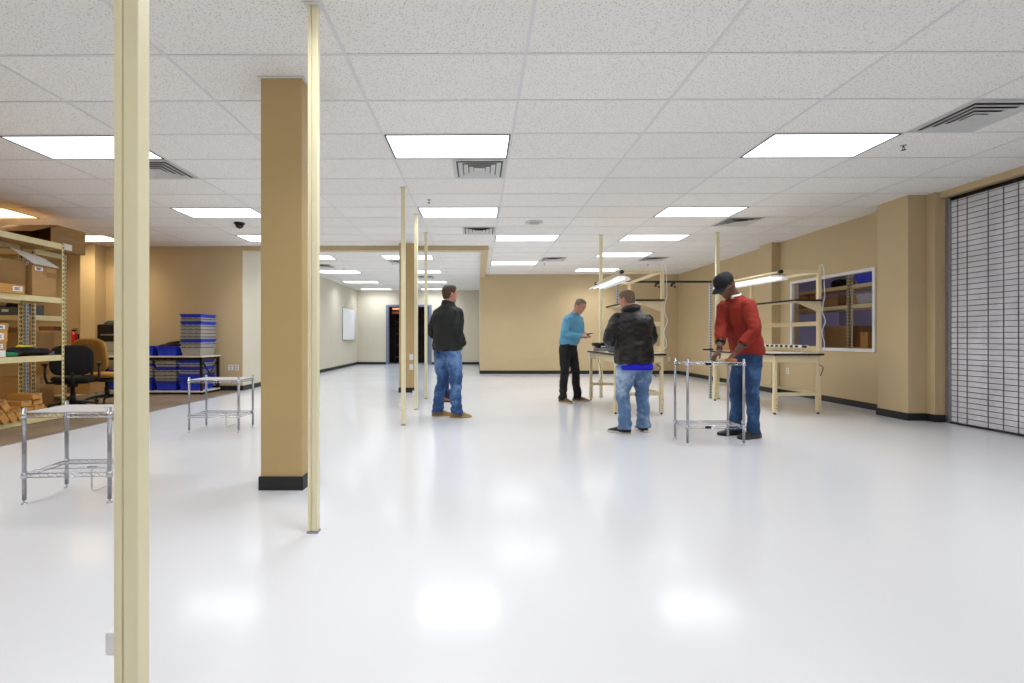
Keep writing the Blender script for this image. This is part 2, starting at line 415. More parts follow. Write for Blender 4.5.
# rolling grille
GR = mat('grey grille rod', rgb(104, 103, 108), .4, .3, var=.1)
g = struct(empty('door_2', (6.165, 0, 0)))
m = MB()
for k in range(44):
    z = .02+k*.068
    if z < SZ-.02: m.tube([(0, SY0+.01, z), (0, SY1-.05, z)], .0032, 6)
m.build('rods', GR, g)
m = MB()
y = SY1-.13; k = 0
steps = [.115, .24, .165, .15, .245]
while y > SY0+.05:
    m.box(-.0035, .001, y-.004, y+.004, .02, SZ-.03); y -= steps[k % 5]; k += 1
m.build('links', GR, g)
def grille():
    t = NT('polycarbonate slats with painted reflections')
    v = t.coords((1, 1, .05)); f = t.noise(2.6, 2, .5, vec=v)
    v2 = t.coords((1, 1, 1)); f2 = t.noise(2.2, 4, .6, vec=v2)
    mx = t.node('ShaderNodeMath', operation='MULTIPLY_ADD'); mx.inputs[1].default_value = .5; t.l.new(f, mx.inputs[0]); 
    m2 = t.node('ShaderNodeMath', operation='MULTIPLY'); m2.inputs[1].default_value = .5; t.l.new(f2, m2.inputs[0]); t.l.new(m2.outputs[0], mx.inputs[2])
    col = t.ramp(mx.outputs[0], [(.35, rgb(206, 205, 212)), (.5, rgb(224, 223, 229)), (.65, rgb(242, 242, 248))])  # soft reflections on the clear slats, painted as pale upright bands
    t.l.new(col, t.b.inputs['Base Color']); t.b.inputs['Roughness'].default_value = .25
    t.bump(t.noise(9, 4, .6, sc=(1, 1, 1)), .5, .02)
    return t.m
m = MB()
for k in range(43):
    z = .024+k*.068
    z1 = min(z+.060, SZ-.03)
    m.box(.002, .008, SY0+.01, SY1-.05, z, z1)
m.build('panels', grille(), g)
m = MB(); m.box(-.03, .04, SY1-.05, SY1-.0, 0, SZ); m.build('guide_track', M['silver'], g, bevel=.003)
m = MB(); m.box(-.03, .03, SY0, SY1-.05, .002, .022); m.build('bottom_bar', M['darkmetal'], g)
m = MB(); m.tube([(.02, SY0, SZ-.035), (.02, SY1-.02, SZ-.035)], .03, 12); m.build('roller', M['darkmetal'], g)
m = MB(); m.box(6.30, 6.40, YF, 6.3, 0, H); struct(m.build('wall_behind_grille', M['alcove']))

# ------------------------------------------------------------------ ceiling fittings
LW, LD = 1.2192-.03, .6096-.03
def make_troffer(nm, lens):
    t = thing(nm, 'x', 'ceiling light', group='fluorescent ceiling panels')
    m = MB(); a, b = LW/2, LD/2
    m.box(-a, a, -b, -b+.014, -.006, .0005); m.box(-a, a, b-.014, b, -.006, .0005)
    m.box(-a, -a+.014, -b+.014, b-.014, -.006, .0005); m.box(a-.014, a, -b+.014, b-.014, -.006, .0005)
    m.build('frame', M['darkmetal'], t)
    m = MB(); m.box(-a+.014, a-.014, -b+.014, b-.014, -.002, .0005); m.build('lens', lens, t)
    return t
protos = {}
lab = {(-1, 2): 'large lit ceiling panel just ahead of a square vent, right of the tan column',
       (2, 2): 'large lit ceiling panel nearest the rolling grille, between two sprinkler tiles',
       (-4, 2): 'large lit ceiling panel partly hidden by the closest cream pole',
       (-1, 6): 'lit ceiling panel above the three thin poles, behind the square vent',
       (2, 6): 'lit ceiling panel beside the vent above the man in the red jacket',
       (-4, 6): 'lit ceiling panel between the closest pole and the tan column, ahead of the dome camera',
       (-7, 6): 'warm glowing ceiling panel above the storage rack of cartons',
       (0, 9): 'lit ceiling panel just behind the round ceiling speaker',
       (2, 9): 'lit ceiling panel above the centre workbench, second in its row from the grille side',
       (-4, 9): 'small lit ceiling panel half hidden by the tan column, behind the dome camera',
       (-7, 9): 'lit ceiling panel above the far end of the storage rack',
       (2, 12): 'lit ceiling panel crossed by the cream pole at the centre workbench',
       (0, 14): 'thin lit ceiling panel close to the tan back wall',
       (2, 16): 'lit ceiling panel hard against the back wall'}
def fit(ix, ky, kind):
    lens = {'n': LENS, 'w': LENSW, 'b': LENSB}[kind]
    if kind not in protos:
        p = make_troffer('ceiling_light', lens); protos[kind] = p
        return p
    return copy_tree(protos[kind])
for (ix, ky, kind) in LIGHTS:
    o = fit(ix, ky, kind); o.location = (gx(ix)+.6096, gy(ky)+.3048, H)
    o['label'] = lab.get((ix, ky), 'lit ceiling panel over the near part of the hall')
alab = ['lit cool ceiling panel just past the alcove header beam', 'cool ceiling panel over the alcove side wall just past the header',
        'second cool ceiling panel deep in the alcove along the pole row', 'second cool ceiling panel along the whiteboard side of the alcove',
        'third cool ceiling panel in the alcove above the man in the black jacket', 'third cool ceiling panel along the whiteboard side of the alcove',
        'cool ceiling panel above the whiteboard at the alcove end', 'cool ceiling panel above the alcove double doorway']
for (x, y), lb in zip(ALC, alab):
    o = fit(0, 0, 'b'); o.location = (x+.6096, y+.3048, H); o['label'] = lb; o['group'] = 'cool ceiling panels in the alcove'

# the lamps inside the panels (prismatic lens narrows their beam)
def panel_lamp(x, y, col, power):
    ld = bpy.data.lights.new('panel_lamp', 'AREA'); ld.shape = 'RECTANGLE'; ld.size = 1.15; ld.size_y = .54
    ld.energy = power; ld.color = col; ld.spread = math.radians(PSPREAD)
    lo = bpy.data.objects.new('panel_lamp', ld); COL.objects.link(lo); lo.location = (x, y, H-.008)
PSPREAD = 130
for (ix, ky, kind) in LIGHTS:
    panel_lamp(gx(ix)+.6096, gy(ky)+.3048, {'n': (.98, .99, 1), 'w': (1, .82, .55)}[kind], 16)
for (x, y) in ALC: panel_lamp(x+.6096, y+.3048, (.86, .92, 1), 12)

def make_vent():
    t = thing('ceiling_vent', 'x', 'vent', group='square ceiling air diffusers')
    m = MB(); m.box(-.29, .29, -.29, .29, -.001, .0005); m.build('backing', M['ventdark'], t)
    def ring(m, a, b, z0, z1):   # sloping square cone ring
        c = [(-1, -1), (1, -1), (1, 1), (-1, 1)]
        for k in range(4):
            p, q = c[k], c[(k+1) % 4]
            m.quad((p[0]*a, p[1]*a, z0), (q[0]*a, q[1]*a, z0), (q[0]*b, q[1]*b, z1), (p[0]*b, p[1]*b, z1))
            m.quad((p[0]*a, p[1]*a, z0-.003), (q[0]*a, q[1]*a, z0-.003), (q[0]*b, q[1]*b, z1-.003), (p[0]*b, p[1]*b, z1-.003))
    m = MB(); ring(m, .295, .255, -.004, -.004); m.build('flange', M['vent'], t, recalc=False)
    for a in (.235, .175, .115):
        m = MB(); ring(m, a, a-.048, -.013, -.002); m.build('cone_ring', M['vent'], t, recalc=False)
    m = MB(); m.box(-.06, .06, -.06, .06, -.014, -.010); m.build('centre_plate', M['vent'], t)
    return t
vents = [(-.287, 3, 'square vent directly behind the ceiling panel ahead of the tan column'), (-.287, 8, 'small square vent over the man in the black jacket, before the header'),
         (3.98, 1, 'big square vent near the top of the rolling grille'), (3.98, 7, 'square vent beside the ceiling panel above the man in red'),
         (-3.945, 3, 'square vent partly hidden by the closest cream pole'), (3.98, 13, 'dark square vent beyond the centre workbench lamp'),
         (1.541, 13, 'small dark square vent near the back wall before a sprinkler')]
vp = None
for (x, k, lb) in vents:
    o = vp = vp or make_vent()
    if (x, k) != (-.287, 3): o = copy_tree(vp)
    o.location = (x+.3048, gy(k)+.3048, H); o['label'] = lb
for (x, y, lb) in ((-4.2, 12.4, 'vent in the alcove ceiling along the whiteboard side'), (-1.95, 11.8, 'vent in the alcove ceiling behind the first cool panel'), (-1.7, 14.7, 'vent in the alcove ceiling over the pole row')):
    o = copy_tree(vp); o.location = (x, y, H); o['label'] = lb; o['group'] = 'vents in the alcove ceiling'
# ceiling speaker
t_ = thing('ceiling_speaker', 'round pale speaker grille set flush in the ceiling tiles', 'speaker', (.93, 7.69, H))
m = MB(); m.lathe([(.145, .002), (.145, -.008), (.12, -.012)], 32); m.build('rim', M['vent'], t_)
m = MB(); m.lathe([(.118, -.009), (.05, -.016), (.005, -.017)], 32); m.build('grille', mat('speaker mesh', rgb(176, 172, 160), .6, var=.1, scale=200), t_)
# sprinklers
def make_sprinkler():
    t = thing('sprinkler_head', 'x', 'sprinkler', group='ceiling sprinkler heads')
    m = MB(); m.lathe([(.035, .001), (.035, -.004), (.02, -.008)], 16); m.build('escutcheon', M['silver'], t)
    m = MB(); m.tube([(0, 0, -.006), (0, 0, -.028)], .008, 8); m.tube([(-.012, 0, -.026), (-.014, 0, -.05), (0, 0, -.062)], .003, 6); m.tube([(.012, 0, -.026), (.014, 0, -.05), (0, 0, -.062)], .003, 6)
    m.build('body', M['darkmetal'], t)
    m = MB(); m.lathe([(.028, -.062), (.03, -.065), (.008, -.068)], 16); m.build('deflector', M['darkmetal'], t)
    return t
sp = make_sprinkler()
for k, (x, y, lb) in enumerate([(-.68, 6.42, 'dark sprinkler head in front of the ceiling panel over the thin poles'), (4.23, 4.63, 'dark sprinkler head between the big ceiling panel and the grille vent'),
                                (4.43, 12.1, 'tiny sprinkler head in the ceiling above the centre workbench'), (1.72, 12.0, 'tiny sprinkler head in the ceiling near the back wall'),
                                (-3.75, 12.9, 'tiny sprinkler head in the alcove ceiling')]):
    o = sp if k == 0 else copy_tree(sp); o.location = (x, y, H); o.scale = (.75, .75, .7); o['label'] = lb
# dome camera
t_ = thing('dome_camera', 'small dark dome security camera under the ceiling by the tan column', 'camera', (-3.98, 7.7, H))
m = MB(); m.lathe([(.085, .002), (.085, -.02), (.07, -.025)], 24); m.build('base', M['darkmetal'], t_)
m = MB(); m.lathe([(.068, -.022), (.062, -.055), (.04, -.085), (.004, -.1)], 24); m.build('dome', mat('smoked dome', rgb(24, 24, 26), .1), t_)

# ------------------------------------------------------------------ columns and poles
def column(x0, x1, y0, y1, label):
    t = thing('column', label, 'column', ((x0+x1)/2, (y0+y1)/2, 0)); a, b = (x1-x0)/2, (y1-y0)/2
    m = MB(); m.box(-a, a, -b, b, 0, H); m.build('shaft', M['column'], t, bevel=.004)
    m = MB(); m.box(-a-.012, a+.012, -b-.012, b+.012, 0, .1); m.build('baseboard', M['base'], t, bevel=.003)
    m = MB(); m.box(-a-.02, a+.02, -b-.02, b+.02, H-.008, H-.001); m.build('collar', M['tbar'], t)
    return t
column(-1.594, -1.29, 3.385, 3.69, 'square tan column with black rubber base standing on the pale floor')
c2 = column(-1.594, -1.29, 9.35, 9.655, 'distant tan column with white outlets behind the thin poles')
for zz in (.46, .66):
    m = MB(); m.box(-.045, .035, -.156, -.150, zz, zz+.115); p = m.build('outlet_plate', M['white'], c2, bevel=.002, loc=(.10, -.006, 0))
def pole(xc, yf, w, d, label, box=None, plate=False, groove=True):
    t = thing('power_pole', label, 'pole', (xc, yf+d/2, 0))
    a, b = w/2, d/2
    m = MB()
    g = .0022; gx0 = -a+w*.36 if w > .053 else 0
    m.box(-a, gx0-g, -b, b, .012, H); m.box(gx0+g, a, -b+.0015, b, .012, H); m.box(gx0-g, gx0+g, -b+.006, b, .012, H)
    m.build('shaft', M['cream'], t, bevel=.003)
    m = MB(); m.box(-a-.004, a+.004, -b-.004, b+.004, 0, .012); m.build('foot', M['silver'], t)
    m = MB(); m.box(-a-.018, a+.018, -b-.018, b+.018, H-.006, H-.0015) if plate else m.box(-a-.008, a+.008, -b-.008, b+.008, H-.012, H-.0015)
    m.build('ceiling_collar', M['tbar'], t)
    if box:
        side, z0, z1, dx = box
        m = MB(); x = -a-dx if side < 0 else a
        m.box(x, x+dx, -b+.004, b-.004, z0, z1); o = m.build('outlet_box', M['white'], t, bevel=.003)
    return t
pole(-.922, 1.205, .063, .045, 'thick cream power pole closest to the viewer, running out of the picture', (-1, .285, .345, .026))
pole(-.945, 2.637, .056, .042, 'tall cream power pole just in front of the square tan column', plate=True)
pole(-.950, 5.87, .052, .045, 'slim cream power pole, first of three behind the tan column, outlet box at its foot', (-1, .20, .27, .03), True)
pole(-.959, 7.15, .052, .045, 'slim cream power pole, middle one of three beside the man in the black jacket', (-1, .22, .29, .03), True)
pole(-.949, 8.42, .052, .045, 'slim cream power pole, hindmost of three and touching the black jacket man in view', None, True)
pole(2.290, 8.62, .06, .05, 'cream power pole between the man in the blue shirt and the centre workbench', None, True)
pole(4.35, 8.42, .06, .05, 'cream power pole rising behind the man in the red jacket', None, True)

# outlets on walls
def plate(x, y, z, axis, label, w=.075):
    t = thing('wall_outlet', label, 'outlet', (x, y, z), 0 if axis == 'y' else -PI/2)
    m = MB(); m.box(-w/2, w/2, -.006, 0, -.058, .058); m.build('cover_plate', M['white'], t, bevel=.002)
    m = MB()
    for zz in (-.024, .024): m.box(-.015, .015, -.0085, -.005, zz-.014, zz+.014)
    m.build('socket', M['greyp'], t)
plate(-5.19, YL, .48, 'y', 'wide white outlet plate on the tan wall by the tote table', .11)
plate(-5.06, YL, .48, 'y', 'narrow white outlet plate beside the wide one near the alcove edge')
plate(XR, 9.12, .46, 'x', 'white outlet plate on the wall seen under the workbench')
plate(5.8, YB, .46, 'y', 'white outlet plate low on the back wall near the corner')
# whiteboard
t_ = thing('whiteboard', 'white marker board hanging on the alcove side wall', 'whiteboard', (XA0, 17.65, 1.0))
m = MB(); m.box(0, .02, -.82, .82, .02, 1.2); m.build('writing_surface', M['board'], t_)
m = MB(); m.box(0, .026, -.85, -.82, 0, 1.22); m.box(0, .026, .82, .85, 0, 1.22); m.box(0, .026, -.82, .82, 1.2, 1.22); m.box(0, .026, -.82, .82, 0, .02); m.build('frame', M['silver'], t_)
m = MB(); m.box(0.026, .08, -.6, .6, 0, .015); m.build('marker_tray', M['silver'], t_)
# ------------------------------------------------------------------ wire carts
def wire_table(label, x0, x1, y0, y1, h, zlow, liner=True, chain=False, badge=False):
    W_, D_ = x1-x0, y1-y0
    t = thing('wire_cart', label, 'wire table', ((x0+x1)/2, (y0+y1)/2, 0), group='chrome wire tables'); a, b = W_/2, D_/2
    for sx in (-1, 1):
        for sy in (-1, 1):
            m = MB()
            m.tube([(0, 0, .028), (0, 0, h)], .0125, 12)
            z = .07
            while z < h-.02:
                m.tube([(0, 0, z-.0012), (0, 0, z+.0012)], .0132, 12, mi=1); z += .0254*2
            m.lathe([(.0125, h), (.011, h+.004), (.002, h+.006)], 12)
            p = m.build('post', [M['silver'], M['chrome']], t, loc=(sx*(a-.013), sy*(b-.013), 0))
            m = MB(); m.lathe([(.017, 0), (.017, .006), (.006, .010), (.006, .028), (.0115, .03)], 12); m.build('levelling_foot', M['chrome'], p)
    for z in (zlow, h-.035):
        m = MB()
        r = .0032
        X, Y = a-.013, b-.013
        for dz in (0, -.026):
            m.tube([(-X, -Y, z+dz), (X, -Y, z+dz)], r, 6); m.tube([(-X, Y, z+dz), (X, Y, z+dz)], r, 6)
            m.tube([(-X, -Y, z+dz), (-X, Y, z+dz)], r, 6); m.tube([(X, -Y, z+dz), (X, Y, z+dz)], r, 6)
        def zig(p, q, n):
            pts = []
            for k in range(n+1):
                f = k/n; pts.append(Vector(p).lerp(Vector(q), f)+Vector((0, 0, 0 if k % 2 else -.026)))
            m.tube(pts, .0026, 5)
        nx = max(8, int(W_/.028)); ny = max(6, int(D_/.028))
        zig((-X, -Y, z), (X, -Y, z), nx); zig((-X, Y, z), (X, Y, z), nx); zig((-X, -Y, z), (-X, Y, z), ny); zig((X, -Y, z), (X, Y, z), ny)
        k = -X+.025
        while k < X-.01:
            m.tube([(k, -Y, z+.004), (k, Y, z+.004)], .0016, 5); k += .025
        for yy in (-Y/3, Y/3): m.tube([(-X, yy, z), (X, yy, z)], .0028, 5)
        for sx in (-1, 1):
            for sy in (-1, 1): m.cyl(sx*X, sy*Y, z-.03, z+.008, .0185, 14, r2=.0165)
        m.build('wire_shelf', M['chrome'], t)
        if badge:
            m = MB(); m.box(-.11, -.05, -b+.003, -b+.008, z-.024, z+.002); m.build('badge', M['black'], t)
    if liner:
        m = MB(); m.poly_prism([(-a+.03, -b+.014), (a-.03, -b+.014), (a-.014, -b+.03), (a-.014, b-.03), (a-.03, b-.014), (-a+.03, b-.014), (-a+.014, b-.03), (-a+.014, -b+.03)], h-.029, h-.024)
        m.build('shelf_liner', M['liner'], t)
    if chain:
        cx, cy, z = a*.28, -b*.35, zlow-.004
        m = MB()
        for k in range(7):
            pts = []
            for j in range(9):
                an = 2*PI*j/8
                u, v = .006*math.cos(an), .013*math.sin(an)
                pts.append((cx+(u if k % 2 else 0), cy+(0 if k % 2 else u), z-.012-k*.019+v))
            m.tube(pts, .0016, 5)
        zb = z-.012-6*.019-.012
        m.tube([(cx, cy, zb), (cx+.01, cy, zb-.012), (cx+.05, cy-.01, zb-.006), (cx+.11, cy-.02, zb+.022)], .0026, 6)
        m.tube([(cx-.03, cy, zlow+.01), (cx, cy, zlow+.013), (cx+.03, cy+.012, zlow+.01)], .005, 6)
        m.build('hanging_chain', M['silver'], t)
    return t
wire_table('low chrome wire table with grey sheet top beside the closest cream pole', -3.068, -2.492, 3.09, 3.46, .642, .205, True, True).rotation_euler[2] = .06
wire_table('low chrome wire table standing alone before the blue tote table', -3.41, -2.80, 5.41, 5.78, .645, .20, True, True)
wire_table('taller chrome wire table the man in the red jacket leans on', 2.155, 2.76, 4.79, 5.12, .89, .20, False, False, True)

# ------------------------------------------------------------------ workbenches
def cable(pts, r=.004, name='power_cord', parent=None, mt='white'):
    m = MB(); out = []
    P = [Vector(p) for p in pts]
    for i in range(len(P)-1):
        p0, p1, p2, p3 = P[max(0, i-1)], P[i], P[i+1], P[min(len(P)-1, i+2)]
        for k in range(6):
            t = k/6
            out.append(.5*((2*p1)+(-p0+p2)*t+(2*p0-5*p1+4*p2-p3)*t*t+(-p0+3*p1-3*p2+p3)*t**3))
    out.append(P[-1]); m.tube(out, r, 6)
    return m.build(name, M[mt], parent)
def adopt(o, parent):
    W_ = Matrix.Translation(parent.location) @ parent.rotation_euler.to_matrix().to_4x4()
    o.parent = parent; o.matrix_parent_inverse = W_.inverted()
def workbench(label, x0, y0, rz, wx=.71, ly=1.52, apr=None):
    """x0,y0 = near corner (low x); long side along +y; uprights on the high x side"""
    t = thing('workbench', label, 'workbench', (x0, y0, 0), rz, group='beige packing workbenches with overhead lamps')
    zt = .885
    m = MB(); m.box(-.03, wx+.03, -.03, ly+.03, zt-.032, zt-.003); m.build('tabletop_edge', M['blackedge'], t, bevel=.004)
    m = MB(); m.box(-.027, wx+.027, -.027, ly+.027, zt-.003, zt+.001); m.build('tabletop', M['tabletop'], t)
    s = .045
    for (lx, lyy) in ((0, 0), (wx-s, 0), (0, ly-s), (wx-s, ly-s)):
        m = MB(); m.box(0, s, 0, s, .26, zt-.032); l = m.build('leg', M['bench'], t, bevel=.004, loc=(lx, lyy, 0))
        m = MB(); m.box(-.005, s+.005, -.005, s+.005, .03, .28); m.build('leg_extension', M['bench'], l, bevel=.004)
        for zz in (.09, .13, .22):
            m = MB(); m.tube([(s/2, -.0055, zz), (s/2, -.0075, zz)], .006, 8); m.build('bolt', M['darkmetal'], l)
        m = MB()
        m.lathe([(.018, 0), (.018, .012), (.008, .016), (.008, .03)], 10, M=Matrix.Translation((s/2, s/2, 0)))
        m.build('foot', M['darkmetal'], l)
    m = MB()
    m.box(s, wx-s, .004, .03, zt-.13, zt-.032); m.box(s, wx-s, ly-.03, ly-.004, zt-.13, zt-.032)
    m.box(.004, .03, s, ly-s, zt-.13, zt-.032); m.box(wx-.03, wx-.004, s, ly-s, zt-.13, zt-.032)
    m.build('apron', M['bench'], t, bevel=.002)
    m = MB(); m.box(s, wx-s, .01, .035, .265, .315); m.box(s, wx-s, ly-.035, ly-.01, .265, .315); m.box(wx-.05, wx-.02, s, ly-s, .28, .32); m.build('stretcher', M['bench'], t, bevel=.003)
    # uprights
    U = [(.0), (ly-.05)]
    for yy in U:
        m = MB(); m.box(wx-.035, wx+.012, yy, yy+.045, zt, 2.10); m.build('upright', M['bench'], t, bevel=.003)
    m = MB(); m.box(wx-.022, wx+.0, .045, ly-.05, 2.055, 2.10); m.box(wx-.015, wx+.0, .045, ly-.05, 1.285, 1.35); m.box(wx-.015, wx+.0, .045, ly-.05, .90, .985)
    m.build('cross_rail', M['bench'], t, bevel=.003)
    # upper shelf
    m = MB(); m.box(wx-.40, wx-.036, -.02, ly+.02, 1.648, 1.664); sh = m.build('shelf', M['bench'], t, bevel=.002)
    m = MB(); m.box(wx-.412, wx-.40, -.03, ly+.03, 1.642, 1.668); m.box(wx-.40, wx+.0, -.032, -.02, 1.642, 1.668); m.box(wx-.40, wx-.04, ly+.02, ly+.032, 1.642, 1.668)
    m.build('shelf_edge', M['blackedge'], sh)
    for yy in (0.005, ly-.05):
        m = MB()
        a = [Vector((wx-.036, yy, 1.648)), Vector((wx-.036, yy, 1.50)), Vector((wx-.06, yy, 1.50)), Vector((wx-.38, yy, 1.628)), Vector((wx-.38, yy, 1.648))]
        b = [p+Vector((0, .012, 0)) for p in a]
        m.loft([a, b], smooth=False); m.build('shelf_bracket', M['bench'], sh)
    # lamp arms and lamp
    for yy in U:
        m = MB(); m.box(wx-.60, wx-.035, yy+.008, yy+.036, 2.055, 2.095)
        a_ = m.build('lamp_arm', M['bench'], t, bevel=.003)
        m = MB(); m.tube([(wx-.60, yy+.0, 2.07), (wx-.60, yy+.05, 2.07)], .028, 14); m.build('arm_knob', M['black'], a_)
    m = MB(); m.tube([(wx-.60, .05, 2.07), (wx-.60, ly-.05, 2.07)], .014, 10); m.build('lamp_rail', M['bench'], t)
    m = MB()
    ya, yb = .06, ly-.02
    prof = [(-.135, 0), (-.12, .03), (-.05, .06), (.05, .06), (.12, .03), (.135, 0)]
    A = [Vector((wx-.59+p[0], ya, 1.965+p[1])) for p in prof]; B = [Vector((q.x, yb, q.z)) for q in A]
    prof2 = [(p[0]*.95, p[1]-.006) for p in prof][::-1]
    A += [Vector((wx-.59+p[0], ya, 1.965+p[1])) for p in prof2]; B = [Vector((q.x, yb, q.z)) for q in A]
    m.loft([A, B], cap=True, smooth=False); lamp = m.build('lamp_shade', M['white'], t)
    m = MB()
    for dx in (-.05, .05): m.tube([(wx-.59+dx, ya+.03, 1.985), (wx-.59+dx, yb-.03, 1.985)], .013, 10)
    m.build('lamp_tube', emis('lit bench tube', (1, .98, .95, 1), 1.0, False), lamp)
    for yy in (ya+.1, yb-.1):
        m = MB(); m.tube([(wx-.59, yy, 2.02), (wx-.60, yy, 2.065)], .006, 6); m.build('hanger', M['silver'], lamp)
    # cord coming down the near upright
    cable([(wx-.01, -.01, 2.09), (wx-.03, -.015, 2.15), (wx+.0, -.02, 2.17), (wx+.03, -.02, 2.08), (wx+.035, -.02, 1.9), (wx+.04, -.022, 1.72), (wx+.01, -.03, 1.60), (wx-.0, -.03, 1.48),
           (wx+.045, -.03, 1.36), (wx+.02, -.03, 1.28), (wx-.01, -.03, 1.18), (wx+.03, -.03, 1.04), (wx+.01, -.03, .96), (wx-.04, .01, .93)], .0055, 'lamp_cord', t)
    return t
wb1 = workbench('beige workbench with overhead lamp in the centre, behind the man in the leather jacket', 1.985, 6.74, 0)
wb2 = workbench('beige workbench with overhead lamp beside the storeroom window and the man in red', 4.285, 6.72, math.radians(4.5))
for (o, dy) in ((wb1, 0), (wb2, 0)):
    pass
# beige control box under the centre bench corner
m = MB(); m.box(-.008, .07, 1.46, 1.56, .74, .85); cb = m.build('switch_box', M['white'], wb1, bevel=.004)
m = MB(); m.box(.07, .095, 1.45, 1.565, .735, .855); m.build('switch_cover', M['black'], cb, bevel=.003)
cable([(.12, 1.45, .80), (.16, 1.40, .6), (.18, 1.38, .42), (.13, 1.42, .33)], .004, 'drop_cord', wb1, 'black')

# black powerstrip fixed at the back of bench two -> loose thing on the bench
t_ = thing('power_strip', 'black and white power strip lying along the back of the window bench', 'power strip', (4.955, 7.38, .93), math.radians(4.5))
m = MB(); m.box(-.03, -.002, -.48, .48, .022, .066); m.build('housing', M['white'], t_, bevel=.004)
for k in range(7):
    m = MB(); m.box(-.034, -.029, -.30+k*.105, -.245+k*.105, .027, .06); m.build('socket', M['black'], t_)
m = MB(); m.box(-.036, -.029, -.475, -.38, .024, .063); m.build('switch_end', M['black'], t_, bevel=.003)
t_.location.x = 4.875
t_.location.z = .935
cable([(4.88, 6.92, .93), (4.8, 6.95, .892), (4.7, 7.0, .891), (4.62, 7.1, .891), (4.68, 7.2, .891)], .004, 'power_cord', None)
PC_W = bpy.data.objects['power_cord']; adopt(PC_W, t_)
# plastic bag heap
m = MB()
for (x, y, z, r) in ((0, 0, .07, .10), (.08, .05, .06, .085), (-.08, .03, .05, .075), (.02, -.06, .12, .07), (-.03, .04, .15, .055)):
    rings = []
    for i in range(1, 9):
        th = PI*i/9
        rings.append([Vector((x, y, max(.002, z)))+Vector((math.sin(th)*math.cos(2*PI*k/14), math.sin(th)*math.sin(2*PI*k/14), -math.cos(th)))*r*(1+.35*noise.noise(Vector((i*.7, k*.9, x*20)))) for k in range(14)])
    m.loft(rings)
for v in m.bm.verts: v.co.z = max(v.co.z, 0)
o = m.build('plastic_bag', M['bag'], loc=(4.43, 7.42, .887)); tag(o, 'crumpled clear plastic bag on the window bench by the power strip', 'bag')
# cartons on far end of bench two
def carton(name, label, x, y, z, w, d, h, mt='kraft', rz=0, group=None, tape=True, lab=None, labside='x', cat='box', tilt=None):
    t = thing(name, label, cat, (x, y, z), rz, group)
    if tilt: t.rotation_euler = (tilt[0], tilt[1], rz)
    m = MB(); m.box(-w/2, w/2, -d/2, d/2, 0, h); m.build('box_body', M[mt], t, bevel=min(.004, h*.05))
    if tape:
        m = MB()
        if w >= d: m.box(-w/2-.0015, w/2+.0015, -.024, .024, h*.72, h+.0015)
        else: m.box(-.024, .024, -d/2-.0015, d/2+.0015, h*.72, h+.0015)
        m.build('tape', M['tape'], t)
    if lab:
        m = MB(); u, v, lw, lh = lab
        if labside == 'x': m.box(w/2, w/2+.0018, u-lw/2, u+lw/2, v-lh/2, v+lh/2)
        else: m.box(u-lw/2, u+lw/2, -d/2-.0018, -d/2, v-lh/2, v+lh/2)
        l = m.build('address_label', M['paper'], t)
        m = MB()
        for k in range(3):
            zz = v+lh*.22-k*lh*.22
            if labside == 'x': m.box(w/2+.0018, w/2+.0024, u-lw*.34, u+lw*(.3-.15*(k % 2)), zz-.004, zz+.004)
            else: m.box(u-lw*.34, u+lw*(.3-.15*(k % 2)), -d/2-.0024, -d/2-.0018, zz-.004, zz+.004)
        m.build('print_lines', M['binhole'], l)
    return t
carton('cardboard_box', 'tan carton standing on the far end of the window bench, lower of two', 4.235, 8.08, .887, .17, .2, .33, 'kraft', .08)
carton('cardboard_box', 'small orange carton on top of the tan carton behind the red jacket', 4.245, 8.08, 1.2175, .15, .16, .19, 'kraft2', .03)

# equipment on centre bench
t_ = thing('label_printer', 'black and silver bench printer on the centre workbench', 'printer', (2.16, 7.86, .887), 0)
m = MB(); m.box(-.17, .16, -.16, .16, 0, .05); m.build('base', M['silver'], t_, bevel=.01)
m = MB(); m.loft([[Vector((x, -.13, z)) for x, z in ((-.15, .05), (.13, .05), (.13, .12), (-.02, .15), (-.12, .13))], [Vector((x, .13, z)) for x, z in ((-.15, .05), (.13, .05), (.13, .12), (-.02, .15), (-.12, .13))]], smooth=False)
m.build('housing', M['darkmetal'], t_, bevel=.008)
m = MB(); m.box(-.11, .1, -.135, -.129, .065, .085); m.build('paper_slot', M['white'], t_)
m = MB(); m.tube([(-.165, -.15, .105), (-.165, .15, .105)], .035, 14); m.build('paper_roll', M['black'], t_)
m = MB(); m.box(.02, .08, -.05, .05, .14, .16); m.build('display', M['white'], t_)
t_ = thing('tape_dispenser', 'small cream tape dispenser on the centre bench near the upright', 'dispenser', (2.57, 6.93, .887), 0)
m = MB(); m.loft([[Vector((x, -.03, z)) for x, z in ((-.09, 0), (.08, 0), (.09, .03), (.02, .04), (-.02, .08), (-.08, .07))], [Vector((x, .03, z)) for x, z in ((-.09, 0), (.08, 0), (.09, .03), (.02, .04), (-.02, .08), (-.08, .07))]], smooth=False)
m.build('body', M['bench'], t_, bevel=.005)
m = MB(); m.tube([(-.04, -.028, .085), (-.04, .028, .085)], .04, 16); m.build('tape_roll', M['white'], t_)
o = carton('parts_box', 'small open white parts box on the centre bench beside the leather jacket', 2.50, 7.12, .887, .10, .12, .06, 'paper', .1, tape=False)
t_ = thing('power_strip', 'dark power strip along the back rail of the centre bench', 'power strip', (2.655, 7.5, .95), 0)
m = MB(); m.box(-.026, -.002, -.45, .45, 0, .042); m.build('housing', M['darkmetal'], t_, bevel=.004)
for k in range(6):
    m = MB(); m.box(-.03, -.025, -.35+k*.11, -.30+k*.11, .006, .036); m.build('socket', M['white'], t_)
t_.location.x = 2.67
